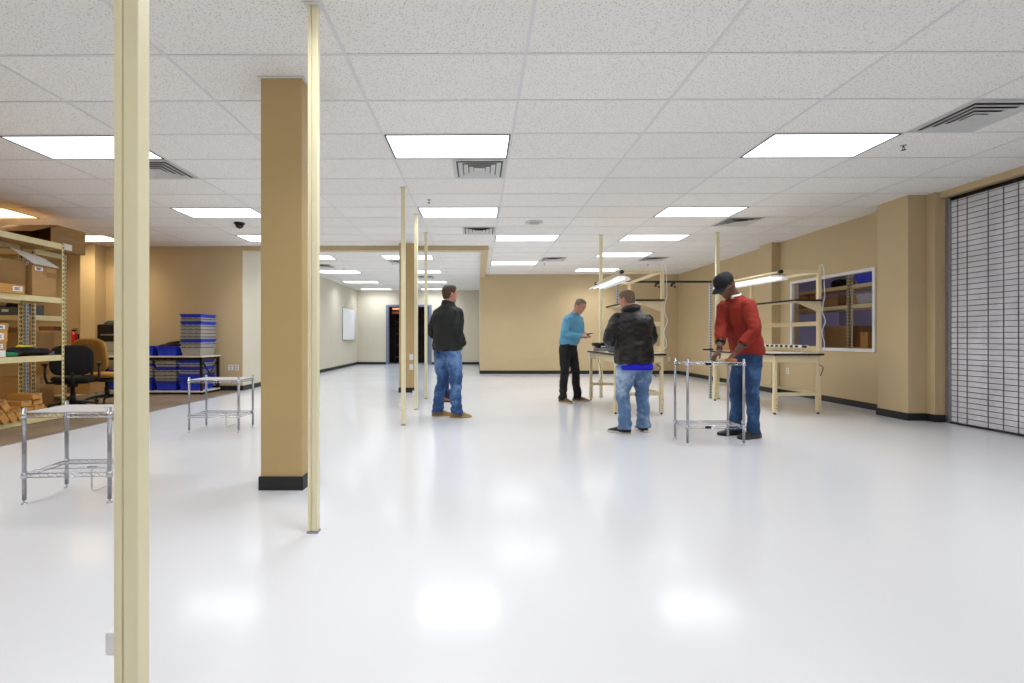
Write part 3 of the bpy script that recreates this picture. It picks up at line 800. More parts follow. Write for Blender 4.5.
cable([(2.60, 6.77, .72), (2.64, 6.70, .68), (2.60, 6.72, .62), (2.56, 6.80, .60), (2.62, 6.82, .54)], .006, 'power_cord', None, 'black')
adopt(bpy.data.objects['power_cord.001'], wb1)
cable([(4.96, 6.76, .72), (4.97, 6.70, .68), (4.955, 6.71, .60), (4.94, 6.72, .56)], .006, 'power_cord', None, 'black')
adopt(bpy.data.objects['power_cord.002'], wb2)
# overhead frame behind bench one
t_ = thing('overhead_frame', 'grey slotted steel frame with black top rail between the two workbenches', 'frame', (3.40, 8.50, 0))
for sx in (-.85, .85):
    m = MB(); m.box(-.02, .02, -.02, .02, 0, 2.115); m.build('post', M['silverpost'], t_, loc=(sx, 0, 0), bevel=.002)
m = MB(); m.box(-.87, .87, -.025, .025, 2.115, 2.15); m.build('top_rail', M['black'], t_, bevel=.003)
for sx in (-.12, .17):
    m = MB(); m.box(sx-.03, sx+.03, -.02, .02, 2.085, 2.115); m.tube([(sx-.02, 0, 2.065), (sx-.02, .03, 2.065)], .022, 12); m.tube([(sx+.03, -.02, 2.04), (sx+.03, .01, 2.04)], .018, 12); m.build('trolley', M['black'], t_)
m = MB(); m.box(.70, .98, -.06, -.02, .88, .905); m.build('side_arm', M['darkmetal'], t_, bevel=.003)

# ------------------------------------------------------------------ storage racks
def rack(label, x0, x1, y0, y1, ztop, shelves, beamh=.075, face='x'):
    t = thing('storage_rack', label, 'rack', (x0, y0, 0)); W_, L_ = x1-x0, y1-y0; s = .036
    for (lx, ly) in ((0, 0), (W_-s, 0), (0, L_-s), (W_-s, L_-s)):
        m = MB(); mx = 1 if lx == 0 else -1; my = 1 if ly == 0 else -1
        cx, cy = lx+s/2, ly+s/2
        # L shaped upright, outer faces towards the rack corners
        ex = -1 if lx == 0 else 1; ey = -1 if ly == 0 else 1
        m.box(min(ex*s/2, ex*(s/2-.004)), max(ex*s/2, ex*(s/2-.004)), -s/2, s/2, 0, ztop)
        m.box(-s/2, s/2, min(ey*s/2, ey*(s/2-.004)), max(ey*s/2, ey*(s/2-.004)), 0, ztop)
        m.build('upright', M['rackpost'], t, loc=(cx, cy, 0))
    for z in shelves:
        m = MB()
        m.box(W_-.03, W_-.004, s, L_-s, z-beamh, z); m.box(.004, .03, s, L_-s, z-beamh, z)
        m.box(s, W_-s, .004, .03, z-beamh, z); m.box(s, W_-s, L_-.03, L_-.004, z-beamh, z)
        m.build('beam', M['rack'], t, bevel=.004)
        if z < ztop-.2 or True:
            m = MB(); m.box(.03, W_-.03, .03, L_-.03, z-.018, z-.003); m.build('deck', M['particle'], t)
    return t
rack('long ivory storage rack loaded with cartons at the edge of the concrete floor', -6.36, -5.75, 3.95, 6.40, 2.41, [.08, .874, 1.66, 2.41])
rack('second ivory rack standing crosswise behind the long storage rack', -8.25, -6.46, 6.69, 7.23, 2.41, [.08, .85, 1.44, 2.41])

# open box lying on top of the crosswise rack
t_ = thing('cardboard_box', 'big open carton lying on its side on top of the crosswise rack', 'box', (-6.56, 7.0, 2.413))
m = MB(); x0, x1, y0, y1, h = -.38, .36, -.22, .27, .36; e = .008
m.box(x0, x1, y0, y1, 0, e); m.box(x0, x1, y0, y1, h-e, h); m.box(x1-e, x1, y0, y1, e, h-e); m.box(x0, x0+e, y0, y1, e, h-e); m.box(x0+e, x1-e, y1-e, y1, e, h-e)
m.build('box_body', M['kraft3'], t_)
m = MB(); m.loft([[Vector((x0, y0, h-.004)), Vector((x1, y0, h-.004)), Vector((x1-.05, y0-.33, h-.165)), Vector((x0+.02, y0-.33, h-.165))],
                  [Vector((x0, y0, h)), Vector((x1, y0, h)), Vector((x1-.05, y0-.33, h-.160)), Vector((x0+.02, y0-.33, h-.160))]], smooth=False)
m.build('top_flap', M['kraft'], t_)
m = MB(); m.loft([[Vector((x1-.006, y0, .01)), Vector((x1, y0, .01)), Vector((x1+.02, y0-.12, .01)), Vector((x1+.014, y0-.12, .01))],
                  [Vector((x1-.006, y0, h-.03)), Vector((x1, y0, h-.03)), Vector((x1+.02, y0-.12, h-.06)), Vector((x1+.014, y0-.12, h-.06))]], smooth=False)
m.build('side_flap', M['kraft3'], t_)
m = MB(); m.box(x1, x1+.002, -.12, .03, .02, .11); m.build('address_label', M['paper'], t_)
m = MB(); m.box(x1, x1+.0015, y0, y1, .16, .20); m.build('tape', M['tape'], t_)
# boxes on rack mid shelf
b1 = carton('cardboard_box', 'tall tan carton under a tilted white sheet on the long rack', -6.00, 6.16, 1.661, .40, .35, .40, 'kraft', 0, 'cartons on the long rack', True, (-.08, .36, .11, .045))
m = MB(); m.box(.2, .2015, .02, .16, .26, .33); m.build('faded_stamp', M['kraft3'], b1)
m = MB()
a = [Vector((.205, -.17, .40)), Vector((.215, .17, .402)), Vector((.02, .13, .56)), Vector((.0, -.30, .60))]
A = [Vector((.24, -.19, .415)), Vector((.24, .17, .405)), Vector((.10, .10, .53)), Vector((.06, -.32, .60))]
m.loft([A, [p+Vector((-.006, 0, -.004)) for p in A]], smooth=False)
o = m.build('foam_sheet', M['paper'], loc=(-6.00, 6.16, 1.664)); tag(o, 'white sheet leaning on top of the tall tan carton', 'sheet')
carton('cardboard_box', 'long brown printed carton in the middle of the long rack shelf', -6.06, 5.62, 1.661, .48, .70, .44, 'kraft3', 0, 'cartons on the long rack', True)
carton('cardboard_box', 'flat orange carton with a white label on the long rack shelf', -5.88, 5.55, 1.661, .1, .5, .11, 'kraft2', 0, 'cartons on the long rack', False, (.16, .06, .12, .06)).location.x = -5.765
for o in bpy.data.objects:
    if o.get('label', '').startswith('long brown'): o.location.x = -6.10
carton('cardboard_box', 'pinkish carton lying on the long brown printed carton', -6.05, 5.40, 2.103, .38, .4, .12, 'pinkbox', .25, 'cartons on the long rack', False)
# middle shelf: cartons with white labels, dark gear
zz = .877
for k, (lb, hh) in enumerate((('small labelled carton at the bottom of the pile on the long rack', .08), ('small labelled carton, second up in the pile on the long rack', .10), ('small labelled carton, third up in the pile on the long rack', .14), ('small labelled carton topping the pile on the long rack', .09))):
    carton('parts_carton', lb, -5.95, 5.53+.01*k, zz, .3, .24, hh, ['paper', 'kraft', 'kraft2', 'kraft'][k], .03*k, 'small cartons piled on the long rack', False, (.02, hh/2, .1, hh*.55)); zz += hh+.001
# dark coiled gear (cloth bundle)
def lumpy(name, label, cat, x, y, z, rx, ry, h, mt, seedv, rz=0, amp=.35, lobes=None):
    m = MB()
    lobes = lobes or [(0, 0, 1)]
    for (lx, ly, s) in lobes:
        rings = []
        for i in range(0, 11):
            th = PI*(i+.5)/11
            rr = math.sin(th)**.6; zc = (1-math.cos(th))/2
            ring = []
            for k in range(22):
                an = 2*PI*k/22
                n_ = 1+amp*noise.noise(Vector((math.cos(an)*2+seedv, math.sin(an)*2+lx*9, zc*2.5)))+.12*noise.noise(Vector((math.cos(an)*6, math.sin(an)*6+seedv, zc*7)))
                ring.append(Vector((lx+rx*s*rr*n_*math.cos(an), ly+ry*s*rr*n_*math.sin(an), max(0, zc*h*s*(1+.25*noise.noise(Vector((math.cos(an)*2, math.sin(an)*2, seedv))))))))
            rings.append(ring)
        m.loft(rings)
    o = m.build(name, M[mt], loc=(x, y, z)); o.rotation_euler = (0, 0, rz)
    return tag(o, label, cat)
lumpy('tool_bag', 'black bundle of gear lying on the middle rack shelf', 'bag', -5.97, 6.02, .875, .15, .2, .11, 'blackf', 3.1, lobes=[(0, 0, 1), (.02, -.2, .8), (.03, .18, .85)])
lumpy('cloth_bundle', 'green cloth peeking from under the black bundle', 'cloth', -5.83, 5.73, .875, .06, .07, .055, 'green', 5.3)
lumpy('yellow_pouch', 'flat yellow pouch lying on the black bundle', 'pouch', -5.98, 6.06, .978, .05, .11, .035, 'yellow', 8.3)
t_ = thing('spray_bottle', 'white bottle standing by the green cloth on the rack shelf', 'bottle', (-6.10, 5.76, .875))
m = MB(); m.lathe([(.03, 0), (.032, .01), (.032, .13), (.012, .16), (.012, .175)], 16); m.build('body', M['white'], t_)
m = MB(); m.lathe([(.014, .175), (.014, .20), (.004, .205)], 14); m.build('cap', M['white'], t_)
t_ = thing('hand_scanner', 'small silver gadget with a black cord at the rack shelf end', 'gadget', (-5.86, 6.30, .875))
m = MB(); m.box(-.03, .03, -.04, .04, 0, .05); m.build('body', M['silver'], t_, bevel=.01)
m = MB(); m.tube([(0, -.02, .05), (0, .0, .08)], .015, 10); m.build('knob', M['red'], t_)
# bottom shelf small orange cartons
bc = []
rnd = random.Random(3)
lay = [(-5.93, 6.16, .082, 0), (-5.93, 6.02, .082, .05), (-5.92, 6.14, .158, -.04), (-5.94, 6.02, .158, .02), (-5.95, 6.13, .234, .06), (-5.93, 5.97, .234, -.05), (-5.93, 6.10, .310, .04)]
ords = ['bottom layer, rack end', 'bottom layer, further in', 'second layer, rack end', 'second layer, further in', 'third layer, rack end', 'third layer, further in', 'on the very top']
for k, (x, y, z, r) in enumerate(lay):
    carton('small_carton', 'flat orange carton of the low rack heap, '+ords[k], x, y-.08, z, .32, .13, .072, 'kraft2', r, 'orange cartons heaped on the bottom rack shelf', True)
for k, (x, y, z, tl) in enumerate([(-5.88, 5.80, .082, .5), (-5.87, 5.69, .085, .55), (-5.86, 5.58, .085, .6), (-5.86, 5.47, .085, .62), (-5.87, 5.62, .20, .55)]):
    c_ = carton('small_carton', 'tilted orange carton of the low rack heap, '+['first from the flat stack', 'second from the flat stack', 'third from the flat stack', 'fourth from the flat stack', 'leaning across the others'][k],
                x, y, z, .30, .08, .17, 'kraft2', 0, 'orange cartons heaped on the bottom rack shelf', True, tilt=(tl, 0))
# items on crosswise rack
for k, (x, z, mt_, lb) in enumerate([(-6.95, 1.442, 'slate', 'slate grey parts bin on the crosswise rack'), (-7.45, 1.442, 'slate', 'second slate grey bin deeper on the crosswise rack')]):
    t_ = thing('parts_bin', lb, 'bin', (x, 6.96, z), 0, 'slate bins on the crosswise rack')
    m = MB(); m.box(-.2, .2, -.2, .2, 0, .006); m.box(-.2, .2, -.2, -.19, .006, .12); m.box(-.2, .2, .19, .2, .006, .17); m.box(-.2, -.19, -.19, .19, .006, .15); m.box(.19, .2, -.19, .19, .006, .15)
    m.build('bin_body', M[mt_], t_, bevel=.003)
    m = MB(); m.box(-.05, .05, -.203, -.2, .05, .09); m.build('label_holder', M['paper'], t_)
lumpy('cable_coil', 'dark coil of cables heaped in the first slate bin', 'cables', -6.95, 6.96, 1.452, .14, .14, .2, 'blackf', 1.2)
carton('cardboard_box', 'brown carton under the slate bins on the crosswise rack', -6.80, 6.96, .852, .42, .4, .34, 'kraft3', 0, 'cartons on the crosswise rack', True)
carton('cardboard_box', 'orange carton beside the brown one on the crosswise rack', -7.35, 6.96, .852, .5, .4, .42, 'kraft2', 0, 'cartons on the crosswise rack', True)
carton('cardboard_box', 'tan carton on the bottom shelf of the crosswise rack', -6.85, 6.96, .082, .5, .42, .45, 'kraft', 0, 'cartons on the crosswise rack', True)
lumpy('plastic_bag', 'pale bag of parts on the bottom of the crosswise rack', 'bag', -7.5, 6.96, .083, .2, .17, .3, 'bag', 2.2)
# grey slotted upright standing behind
t_ = thing('slotted_post', 'grey slotted steel post standing between the two storage racks', 'post', (-6.43, 6.54, 0))
m = MB(); m.box(-.03, .03, -.02, .02, .006, 2.2); m.build('post', M['silverpost'], t_, bevel=.002)
m = MB(); m.box(-.05, .05, -.04, .04, 0, .006); m.build('foot_plate', M['silver'], t_)
t_.location = (-6.395, 6.50, 0)

# pallet and stack of flat cartons behind
t_ = thing('wooden_pallet', 'weathered wooden pallet under the stack of flat cartons', 'pallet', (-7.45, 8.25, 0))
for k in range(6):
    m = MB(); m.box(-.6, .6, -.42+k*.155, -.42+k*.155+.1, .10, .122); m.build('deck_board', M['wood'], t_)
for k in range(3):
    m = MB(); m.box(-.6+k*.55, -.6+k*.55+.1, -.42, .455, 0, .10); m.build('bearer', M['wood'], t_)
z = .123
for k, (hh, mt_, lb) in enumerate([(.36, 'kraft', 'deep tan carton at the bottom of the pallet stack'), (.34, 'kraft', 'deep tan carton, second up on the pallet stack'), (.10, 'kraft', 'flat tan carton, lowest of the flat ones on the pallet stack'),
                                   (.10, 'kraft', 'flat tan carton, second of the flat ones on the pallet stack'), (.10, 'kraft', 'flat tan carton, third of the flat ones on the pallet stack'), (.10, 'kraft', 'flat tan carton, uppermost full size one on the pallet stack')]):
    carton('flat_carton', lb, -7.55, 8.1, z, .42, .42, hh, mt_, .0+.02*(k % 2), 'stack of cartons on the pallet'); z += hh+.0015
carton('flat_carton', 'small dark brown carton crowning the pallet stack', -7.50, 8.1, z, .26, .22, .075, 'kraft_dark', .08, tape=False)
carton('cardboard_box', 'low tan carton on the pallet beside the stack', -7.05, 8.35, .123, .3, .4, .22, 'kraft', .1)
# fire extinguisher on pilaster corner
t_ = thing('fire_extinguisher', 'red fire extinguisher with black hose hanging on the storage zone wall', 'fire extinguisher', (-8.42, 9.58, .90))
m = MB(); m.lathe([(.055, 0), (.07, .02), (.07, .26), (.05, .31), (.02, .33), (.02, .345)], 18); m.build('cylinder', M['red'], t_)
m = MB(); m.box(-.015, .07, -.012, .012, .345, .375); m.box(-.015, .09, -.01, .01, .385, .395); m.tube([(-.02, 0, .36), (-.08, -.02, .33), (-.095, -.03, .2), (-.085, -.03, .08)], .012, 8); m.build('valve_and_hose', M['black'], t_)
m = MB(); m.box(-.03, .03, .065, .108, .1, .28); m.build('wall_bracket', M['darkmetal'], t_)
# yellow bottle on narrow stand
t_ = thing('storage_stand', 'narrow dark stand against the storage zone wall behind the chairs', 'stand', (-8.20, 9.05, 0))
m = MB(); m.box(-.16, .16, -.16, .16, .86, .885); m.build('top', M['kraft_dark'], t_)
for sx in (-.14, .11):
    for sy in (-.14, .11):
        m = MB(); m.box(sx, sx+.03, sy, sy+.03, 0, .86); m.build('leg', M['darkmetal'], t_)
t_ = thing('drill', 'yellow and black cordless drill upright on the dark stand', 'drill', (-8.13, 9.0, .885))
m = MB(); m.box(-.045, .045, -.03, .03, 0, .05); m.build('battery', M['black'], t_, bevel=.006)
m = MB(); m.tube([(0, 0, .05), (.01, 0, .15)], .02, 10); m.build('grip', M['black'], t_)
m = MB(); m.tube([(-.06, 0, .185), (.09, 0, .185)], [.035, .03], 14); m.build('motor_housing', M['yellow'], t_)
m = MB(); m.tube([(.09, 0, .185), (.13, 0, .185)], [.02, .012], 12); m.build('chuck', M['black'], t_)

# ------------------------------------------------------------------ tote table
t_ = thing('packing_table', 'long white topped table with black frame holding blue totes', 'table', (-6.55, 9.28, 0))
L_, D_ = 1.20, .33
m = MB(); m.box(-L_, L_, -D_, D_, .725, .75); m.build('table_top', M['lam'], t_, bevel=.003)
m = MB(); m.box(-L_+.01, L_-.01, -D_+.01, D_-.01, .045, .07); m.build('lower_shelf', M['lam'], t_, bevel=.003)
m = MB(); m.box(-L_+.02, L_-.02, -D_+.02, -D_+.05, .675, .725); m.box(-L_+.02, L_-.02, D_-.05, D_-.02, .675, .725); m.box(L_-.06, L_-.03, -D_+.05, D_-.05, .675, .725)
m.box(-L_+.02, L_-.02, -D_+.02, -D_+.05, .01, .045); m.box(L_-.06, L_-.03, -D_+.05, D_-.05, .01, .045); m.build('frame_rail', M['black'], t_)
for sx in (-L_+.02, L_-.065):
    for sy in (-D_+.02, D_-.065):
        m = MB(); m.box(sx, sx+.045, sy, sy+.045, 0, .725); m.build('leg', M['black'], t_, bevel=.003)
m = MB(); m.tube([(L_-.04, -D_+.04, .68), (L_-.04, D_-.08, .12)], .018, 8); m.tube([(L_-.05, D_-.08, .62), (L_-.05, -D_+.07, .1)], .012, 8); m.build('cross_brace', M['black'], t_)

# totes (one prototype per colour and size, individual copies)
def tote_proto(c, w, d, h):
    m = MB(); tp = .86; e = .006
    def rr(k, z, o=0): return [Vector((sx*(w/2*k-o), sy*(d/2*k-o), z)) for sx, sy in ((-1, -1), (1, -1), (1, 1), (-1, 1))]
    rings = [rr(tp, 0), rr(1, h-.02), rr(1.05, h-.02), rr(1.05, h), rr(1, h, e), rr(tp, .006, e)]
    m.loft(rings, smooth=False)
    # rim grip ribs
    me_parts = m
    return me_parts
def tote(c, w, d, h):
    r = tote_proto(c, w, d, h).build('storage_tote', M[c])
    m = MB()
    m.box(-w*.50, w*.50, -d*.51, -d*.475, h-.032, h-.0205)
    m.box(w*.475, w*.51, -d*.47, d*.47, h-.032, h-.0205)
    for sx in (-.3, 0, .3): m.box(sx*w-.03, sx*w+.03, -d*.525-.0015, -d*.52, h-.013, h-.006)
    m.build('rim_slots', M['binhole'], r)
    return r
P = {('blue', 0): tote('blue', .40, .52, .19), ('greyp', 0): tote('greyp', .40, .52, .19)}
usedp = set()
ordn = ['bottom', 'second', 'third', 'fourth', 'fifth', 'sixth', 'seventh', 'eighth', 'ninth', 'tenth', 'eleventh']
def stack(x, y, z, cols, pitch, where, group, rz=0):
    n = len(cols)
    for k, c in enumerate(cols):
        c = {'b': 'blue', 'g': 'greyp'}[c]
        o = P[(c, 0)]
        if (c, 0) in usedp: o = copy_tree(o)
        usedp.add((c, 0))
        o.location = (x+.003*((k*7) % 3-1), y, z+k*pitch); o.rotation_euler = (0, 0, rz)
        pos = 'top' if k == n-1 and n > 1 else ordn[k]
        tag(o, f"{'blue' if c == 'blue' else 'grey'} plastic tote, {pos} in the {where}", 'tote', group)
stack(-5.62, 9.28, .752, 'ggbggggbgb', .070, 'tall mixed stack on the table end', 'totes in the tall stack on the table')
stack(-6.10, 9.28, .752, 'b', .04, 'single place beside the tall stack', 'single totes on the table')
stack(-6.56, 9.28, .752, 'b', .04, 'single place mostly behind the closest pole', 'single totes on the table')
stack(-5.64, 9.26, .072, 'bbbgbgb', .070, 'under table stack at the braced end', 'nested totes under the table, braced end')
stack(-6.10, 9.26, .072, 'bgggbgg', .070, 'middle stack under the table', 'nested totes under the table, middle')
stack(-6.56, 9.26, .072, 'bbgggbg', .070, 'stack under the table mostly behind the closest pole', 'nested totes under the table, pole side')
stack(-7.02, 9.26, .072, 'bbgb', .07, 'fourth stack under the table below the black printer', 'nested totes under the table, below the printer')
stack(-7.48, 9.26, .072, 'bgb', .055, 'last stack under the table behind the tan chair', 'nested totes under the table, by the tan chair')
lumpy('bin_bag', 'black plastic sacks heaped in the single blue tote on the table', 'bag', -6.12, 9.28, .80, .19, .22, .22, 'blackf', 4.4, lobes=[(0, 0, 1), (.12, .05, .75), (-.14, -.04, .8)])
t_ = thing('office_printer', 'black office printer on the table behind the mustard chair', 'printer', (-7.22, 9.28, .751))
m = MB(); m.box(-.26, .26, -.22, .22, 0, .28); m.build('paper_cabinet', M['greyp'], t_, bevel=.01)
m = MB(); m.box(-.27, .27, -.23, .22, .28, .62); m.build('printer_body', M['black'], t_, bevel=.02)
m = MB(); m.loft([[Vector((x, y, .62)) for x, y in ((-.2, -.2), (.24, -.2), (.24, .2), (-.2, .2))], [Vector((x, y, .70)) for x, y in ((-.14, -.14), (.22, -.14), (.22, .18), (-.14, .18))]], smooth=False); m.build('scanner_lid', M['black'], t_, bevel=.02)
m = MB(); m.box(-.2, .2, -.234, -.23, .40, .43); m.build('paper_slot', M['silver'], t_)
m = MB(); m.box(-.22, .22, -.226, -.22, .09, .10); m.build('drawer_gap', M['binhole'], t_)

# ------------------------------------------------------------------ office chairs
def office_chair(label, x, y, rz, fab, seat_h=.48, arms=True, back_h=.52, back_w=.50, tall=.50):
    """faces +y locally"""
    t = thing('office_chair', label, 'chair', (x, y, 0), rz, None)
    def pad(w, d, h, M_, mt, name, crown=.02, n=22, parent=t):
        m = MB(); rings = []
        for (s, z) in ((.80, 0), (.97, .15*h), (1, .4*h), (1, .65*h), (.95, .9*h), (.80, h)):
            ring = []
            for k in range(n*2):
                an = PI*k/n; c, s_ = math.cos(an), math.sin(an)
                ex = .55
                px = w/2*s*math.copysign(abs(c)**ex, c); py = d/2*s*math.copysign(abs(s_)**ex, s_)
                ring.append(M_ @ Vector((px, py, z+crown*(px*px)/(w*w/4)*1.0)))
            rings.append(ring)
        m.loft(rings); return m.build(name, mt, parent)
    pad(.50, .48, .075, Matrix.Translation((0, .02, seat_h-.06)), fab, 'seat', .015)
    Mb = Matrix.Translation((0, -.22, seat_h+.06)) @ Matrix.Rotation(math.radians(8), 4, 'X')
    # back pad: local xy -> x,z
    R = Mb @ Matrix.Translation((0, 0, back_h/2)) @ Matrix.Rotation(math.radians(90), 4, 'X')
    pad(back_w, back_h, .07, R, fab, 'backrest', .03)
    m = MB()
    m.box(-.2, .2, -.16, .18, seat_h-.085, seat_h-.058); m.box(-.06, .06, -.12, .10, seat_h-.13, seat_h-.085); m.build('seat_pan', M['black'], t, bevel=.01)
    m = MB(); m.tube([(0, -.06, seat_h-.10), (0, -.22, seat_h-.10), (0, -.285, seat_h-.04), (0, -.29, seat_h+.25)], .022, 8); m.build('back_bar', M['black'], t)
    m = MB(); m.tube([(0, 0, .09), (0, 0, seat_h-.12)], [.028, .028], 14); m.tube([(0, 0, .09), (0, 0, .28)], .036, 14); m.build('gas_lift', M['black'], t)
    for k in range(5):
        a = 2*PI*k/5+.3; c, s_ = math.cos(a), math.sin(a)
        m = MB()
        m.tube([(c*.02, s_*.02, .125), (c*.15, s_*.15, .125), (c*.27, s_*.27, .095), (c*.30, s_*.30, .075)], [.026, .024, .018, .015], 8)
        l = m.build('base_leg', M['black'], t)
        m = MB(); m.tube([(c*.30-s_*.022, s_*.30+c*.022, .028), (c*.30+s_*.022, s_*.30-c*.022, .028)], .028, 14); m.tube([(c*.30, s_*.30, .05), (c*.30, s_*.30, .08)], .008, 6); m.build('caster', M['black'], l)
    if arms:
        for sx in (-1, 1):
            m = MB()
            m.tube([(sx*.18, .0, seat_h-.07), (sx*.29, .0, seat_h-.06), (sx*.31, -.02, seat_h+.03), (sx*.31, .0, seat_h+.20)], [.016, .018, .018, .018], 8)
            ar = m.build('armrest', M['black'], t)
            m = MB(); m.box(-.04, .04, -.13, .13, 0, .03); m.build('arm_pad', M['black'], ar, loc=(sx*.31, .03, seat_h+.2), bevel=.012)
    return t
office_chair('black fabric office chair with armrests behind the end of the long rack', -6.16, 7.0, math.radians(40), M['blackf'], .50, True, .45, .50)
office_chair('mustard fabric office chair with rounded back beside the blue tote table', -6.28, 7.80, math.radians(-4), M['tanf'], .50, False, .55, .60)

# storeroom contents
rack('storeroom rack of cartons seen through the window glass, section with the big brown carton', 6.70, 7.23, 8.42, 10.8, 2.5, [.3, .93, 1.70, 2.06], .07)
rack('storeroom rack seen through the window glass, section with the pale bag', 6.70, 7.23, 6.15, 8.36, 2.5, [.3, .93, 1.70, 2.06], .07)
carton('cardboard_box', 'big brown carton low on the storeroom rack through the window', 6.99, 8.80, .932, .42, .62, .40, 'kraft3', 0, 'cartons in the storeroom', True)
carton('cardboard_box', 'tan carton near the storeroom rack end through the window', 6.95, 8.20, .932, .3, .16, .28, 'kraft2', 0, 'cartons in the storeroom', True)
lumpy('plastic_bag', 'pale plastic bag at the end of the storeroom rack', 'bag', 6.95, 7.75, .932, .14, .18, .16, 'bag', 6.2)
carton('cardboard_box', 'brown carton on the second storeroom shelf through the window', 6.98, 8.95, 1.702, .4, .35, .2, 'kraft3', 0, 'cartons in the storeroom', True)
carton('cardboard_box', 'tall tan carton on the second storeroom shelf, window far side', 6.95, 9.95, 1.702, .3, .35, .3, 'kraft2', 0, 'cartons in the storeroom', True)
for k, (y, z) in enumerate([(8.09, 1.702), (7.5, 1.702)]):
    o = copy_tree(P[('greyp', 0)], loc=(6.98, y, z), rz=PI/2, label=['pale tote on the second storeroom shelf behind the window post', 'pale tote on the second storeroom shelf at the rack end'][k], group='totes in the storeroom')
for k, (y, z) in enumerate([(7.5, 2.062), (8.1, 2.062)]):
    o = copy_tree(P[('blue', 0)], loc=(6.98, y, z), rz=PI/2, label=['blue tote high on the storeroom rack near its end', 'second blue tote high on the storeroom rack'][k], group='totes in the storeroom')
lumpy('cable_coil', 'dark tangle of cables high on the storeroom rack', 'cables', 6.98, 8.9, 2.062, .16, .2, .16, 'blackf', 9.2)
t_ = thing('added_strip_light', 'added strip light giving the storeroom behind the window its violet tint', 'light', (7.7, 8.2, 2.62))  # unseen light added to tint the storeroom violet
m = MB(); m.box(-.1, .1, -.9, .9, .02, .08); m.build('housing', M['white'], t_)
m = MB(); m.tube([(-.05, -.85, 0), (-.05, .85, 0)], .02, 10); m.tube([(.05, -.85, 0), (.05, .85, 0)], .02, 10); m.build('tube', LENSP, t_)
# ------------------------------------------------------------------ people
def remesh(mb, name, voxel, mats, parent, smooth=4, disp=None):
    """union of overlapping closed shapes as one continuous skin"""
    bmesh.ops.recalc_face_normals(mb.bm, faces=mb.bm.faces[:])
    me = bpy.data.meshes.new(name); mb.bm.to_mesh(me); mb.bm.free()
    tmp = bpy.data.objects.new('tmp', me); COL.objects.link(tmp)
    r = tmp.modifiers.new('r', 'REMESH'); r.mode = 'VOXEL'; r.voxel_size = voxel; r.use_smooth_shade = True
    s = tmp.modifiers.new('s', 'SMOOTH'); s.iterations = smooth; s.factor = .5
    dg = bpy.context.evaluated_depsgraph_get(); dg.update()
    me2 = bpy.data.meshes.new_from_object(tmp.evaluated_get(dg))
    bpy.data.objects.remove(tmp); bpy.data.meshes.remove(me)
    me2.name = name
    if disp:
        nrm = [v.normal.copy() for v in me2.vertices]
        for v, n_ in zip(me2.vertices, nrm):
            v.co = v.co + n_*disp(v.co)
    for p in me2.polygons: p.use_smooth = True
    me2.materials.clear()
    for m_ in (mats if isinstance(mats, (list, tuple)) else [mats]): me2.materials.append(m_)
    o = bpy.data.objects.new(name, me2); COL.objects.link(o); o.parent = parent
    return o

def limb(mb, pts, rad, n=16, flat=1.0, ref=None):
    """tapering limb with catmull interpolation. rad radii per point; flat scales 2nd axis"""
    P_ = [Vector(p) for p in pts]; out = []; R_ = []
    for i in range(len(P_)-1):
        p0, p1, p2, p3 = P_[max(0, i-1)], P_[i], P_[i+1], P_[min(len(P_)-1, i+2)]
        for k in range(5):
            t = k/5
            out.append(.5*((2*p1)+(-p0+p2)*t+(2*p0-5*p1+4*p2-p3)*t*t+(-p0+3*p1-3*p2+p3)*t**3)); 
            tt = t*t*(3-2*t); R_.append(rad[i]*(1-tt)+rad[i+1]*tt)
    out.append(P_[-1]); R_.append(rad[-1])
    mb.tube(out, R_, n)

def ellring(c, right, fwd, a, bf, bb, n=28, ex=.9):
    ring = []
    for k in range(n):
        an = 2*PI*k/n; cs, sn = math.cos(an), math.sin(an)
        x = a*math.copysign(abs(cs)**ex, cs); y = (bf if sn > 0 else bb)*math.copysign(abs(sn)**ex, sn)
        ring.append(c+right*x+fwd*y)
    return ring

HEAD = [(0.0, .022, .072, .005), (.05, .040, .088, .02), (.13, .053, .089, .055), (.25, .063, .091, .082), (.38, .069, .092, .092), (.50, .072, .086, .100), (.60, .0745, .092, .105),
        (.72, .075, .089, .106), (.83, .070, .076, .098), (.92, .056, .054, .076), (.975, .034, .030, .046), (1.0, .012, .008, .018)]
HH = .235
def head_rings(Mh, grow=0.0, t0=0, t1=1.01):
    rings = []
    for (t, a, f, b) in HEAD:
        if t < t0 or t > t1: continue
        g = grow
        z = t*HH+(g if t > .9 else 0)
        rings.append([Mh @ p for p in ellring(Vector((0, 0, z)), Vector((1, 0, 0)), Vector((0, 1, 0)), a+g, f+g, b+g, 28, .88)])
    return rings

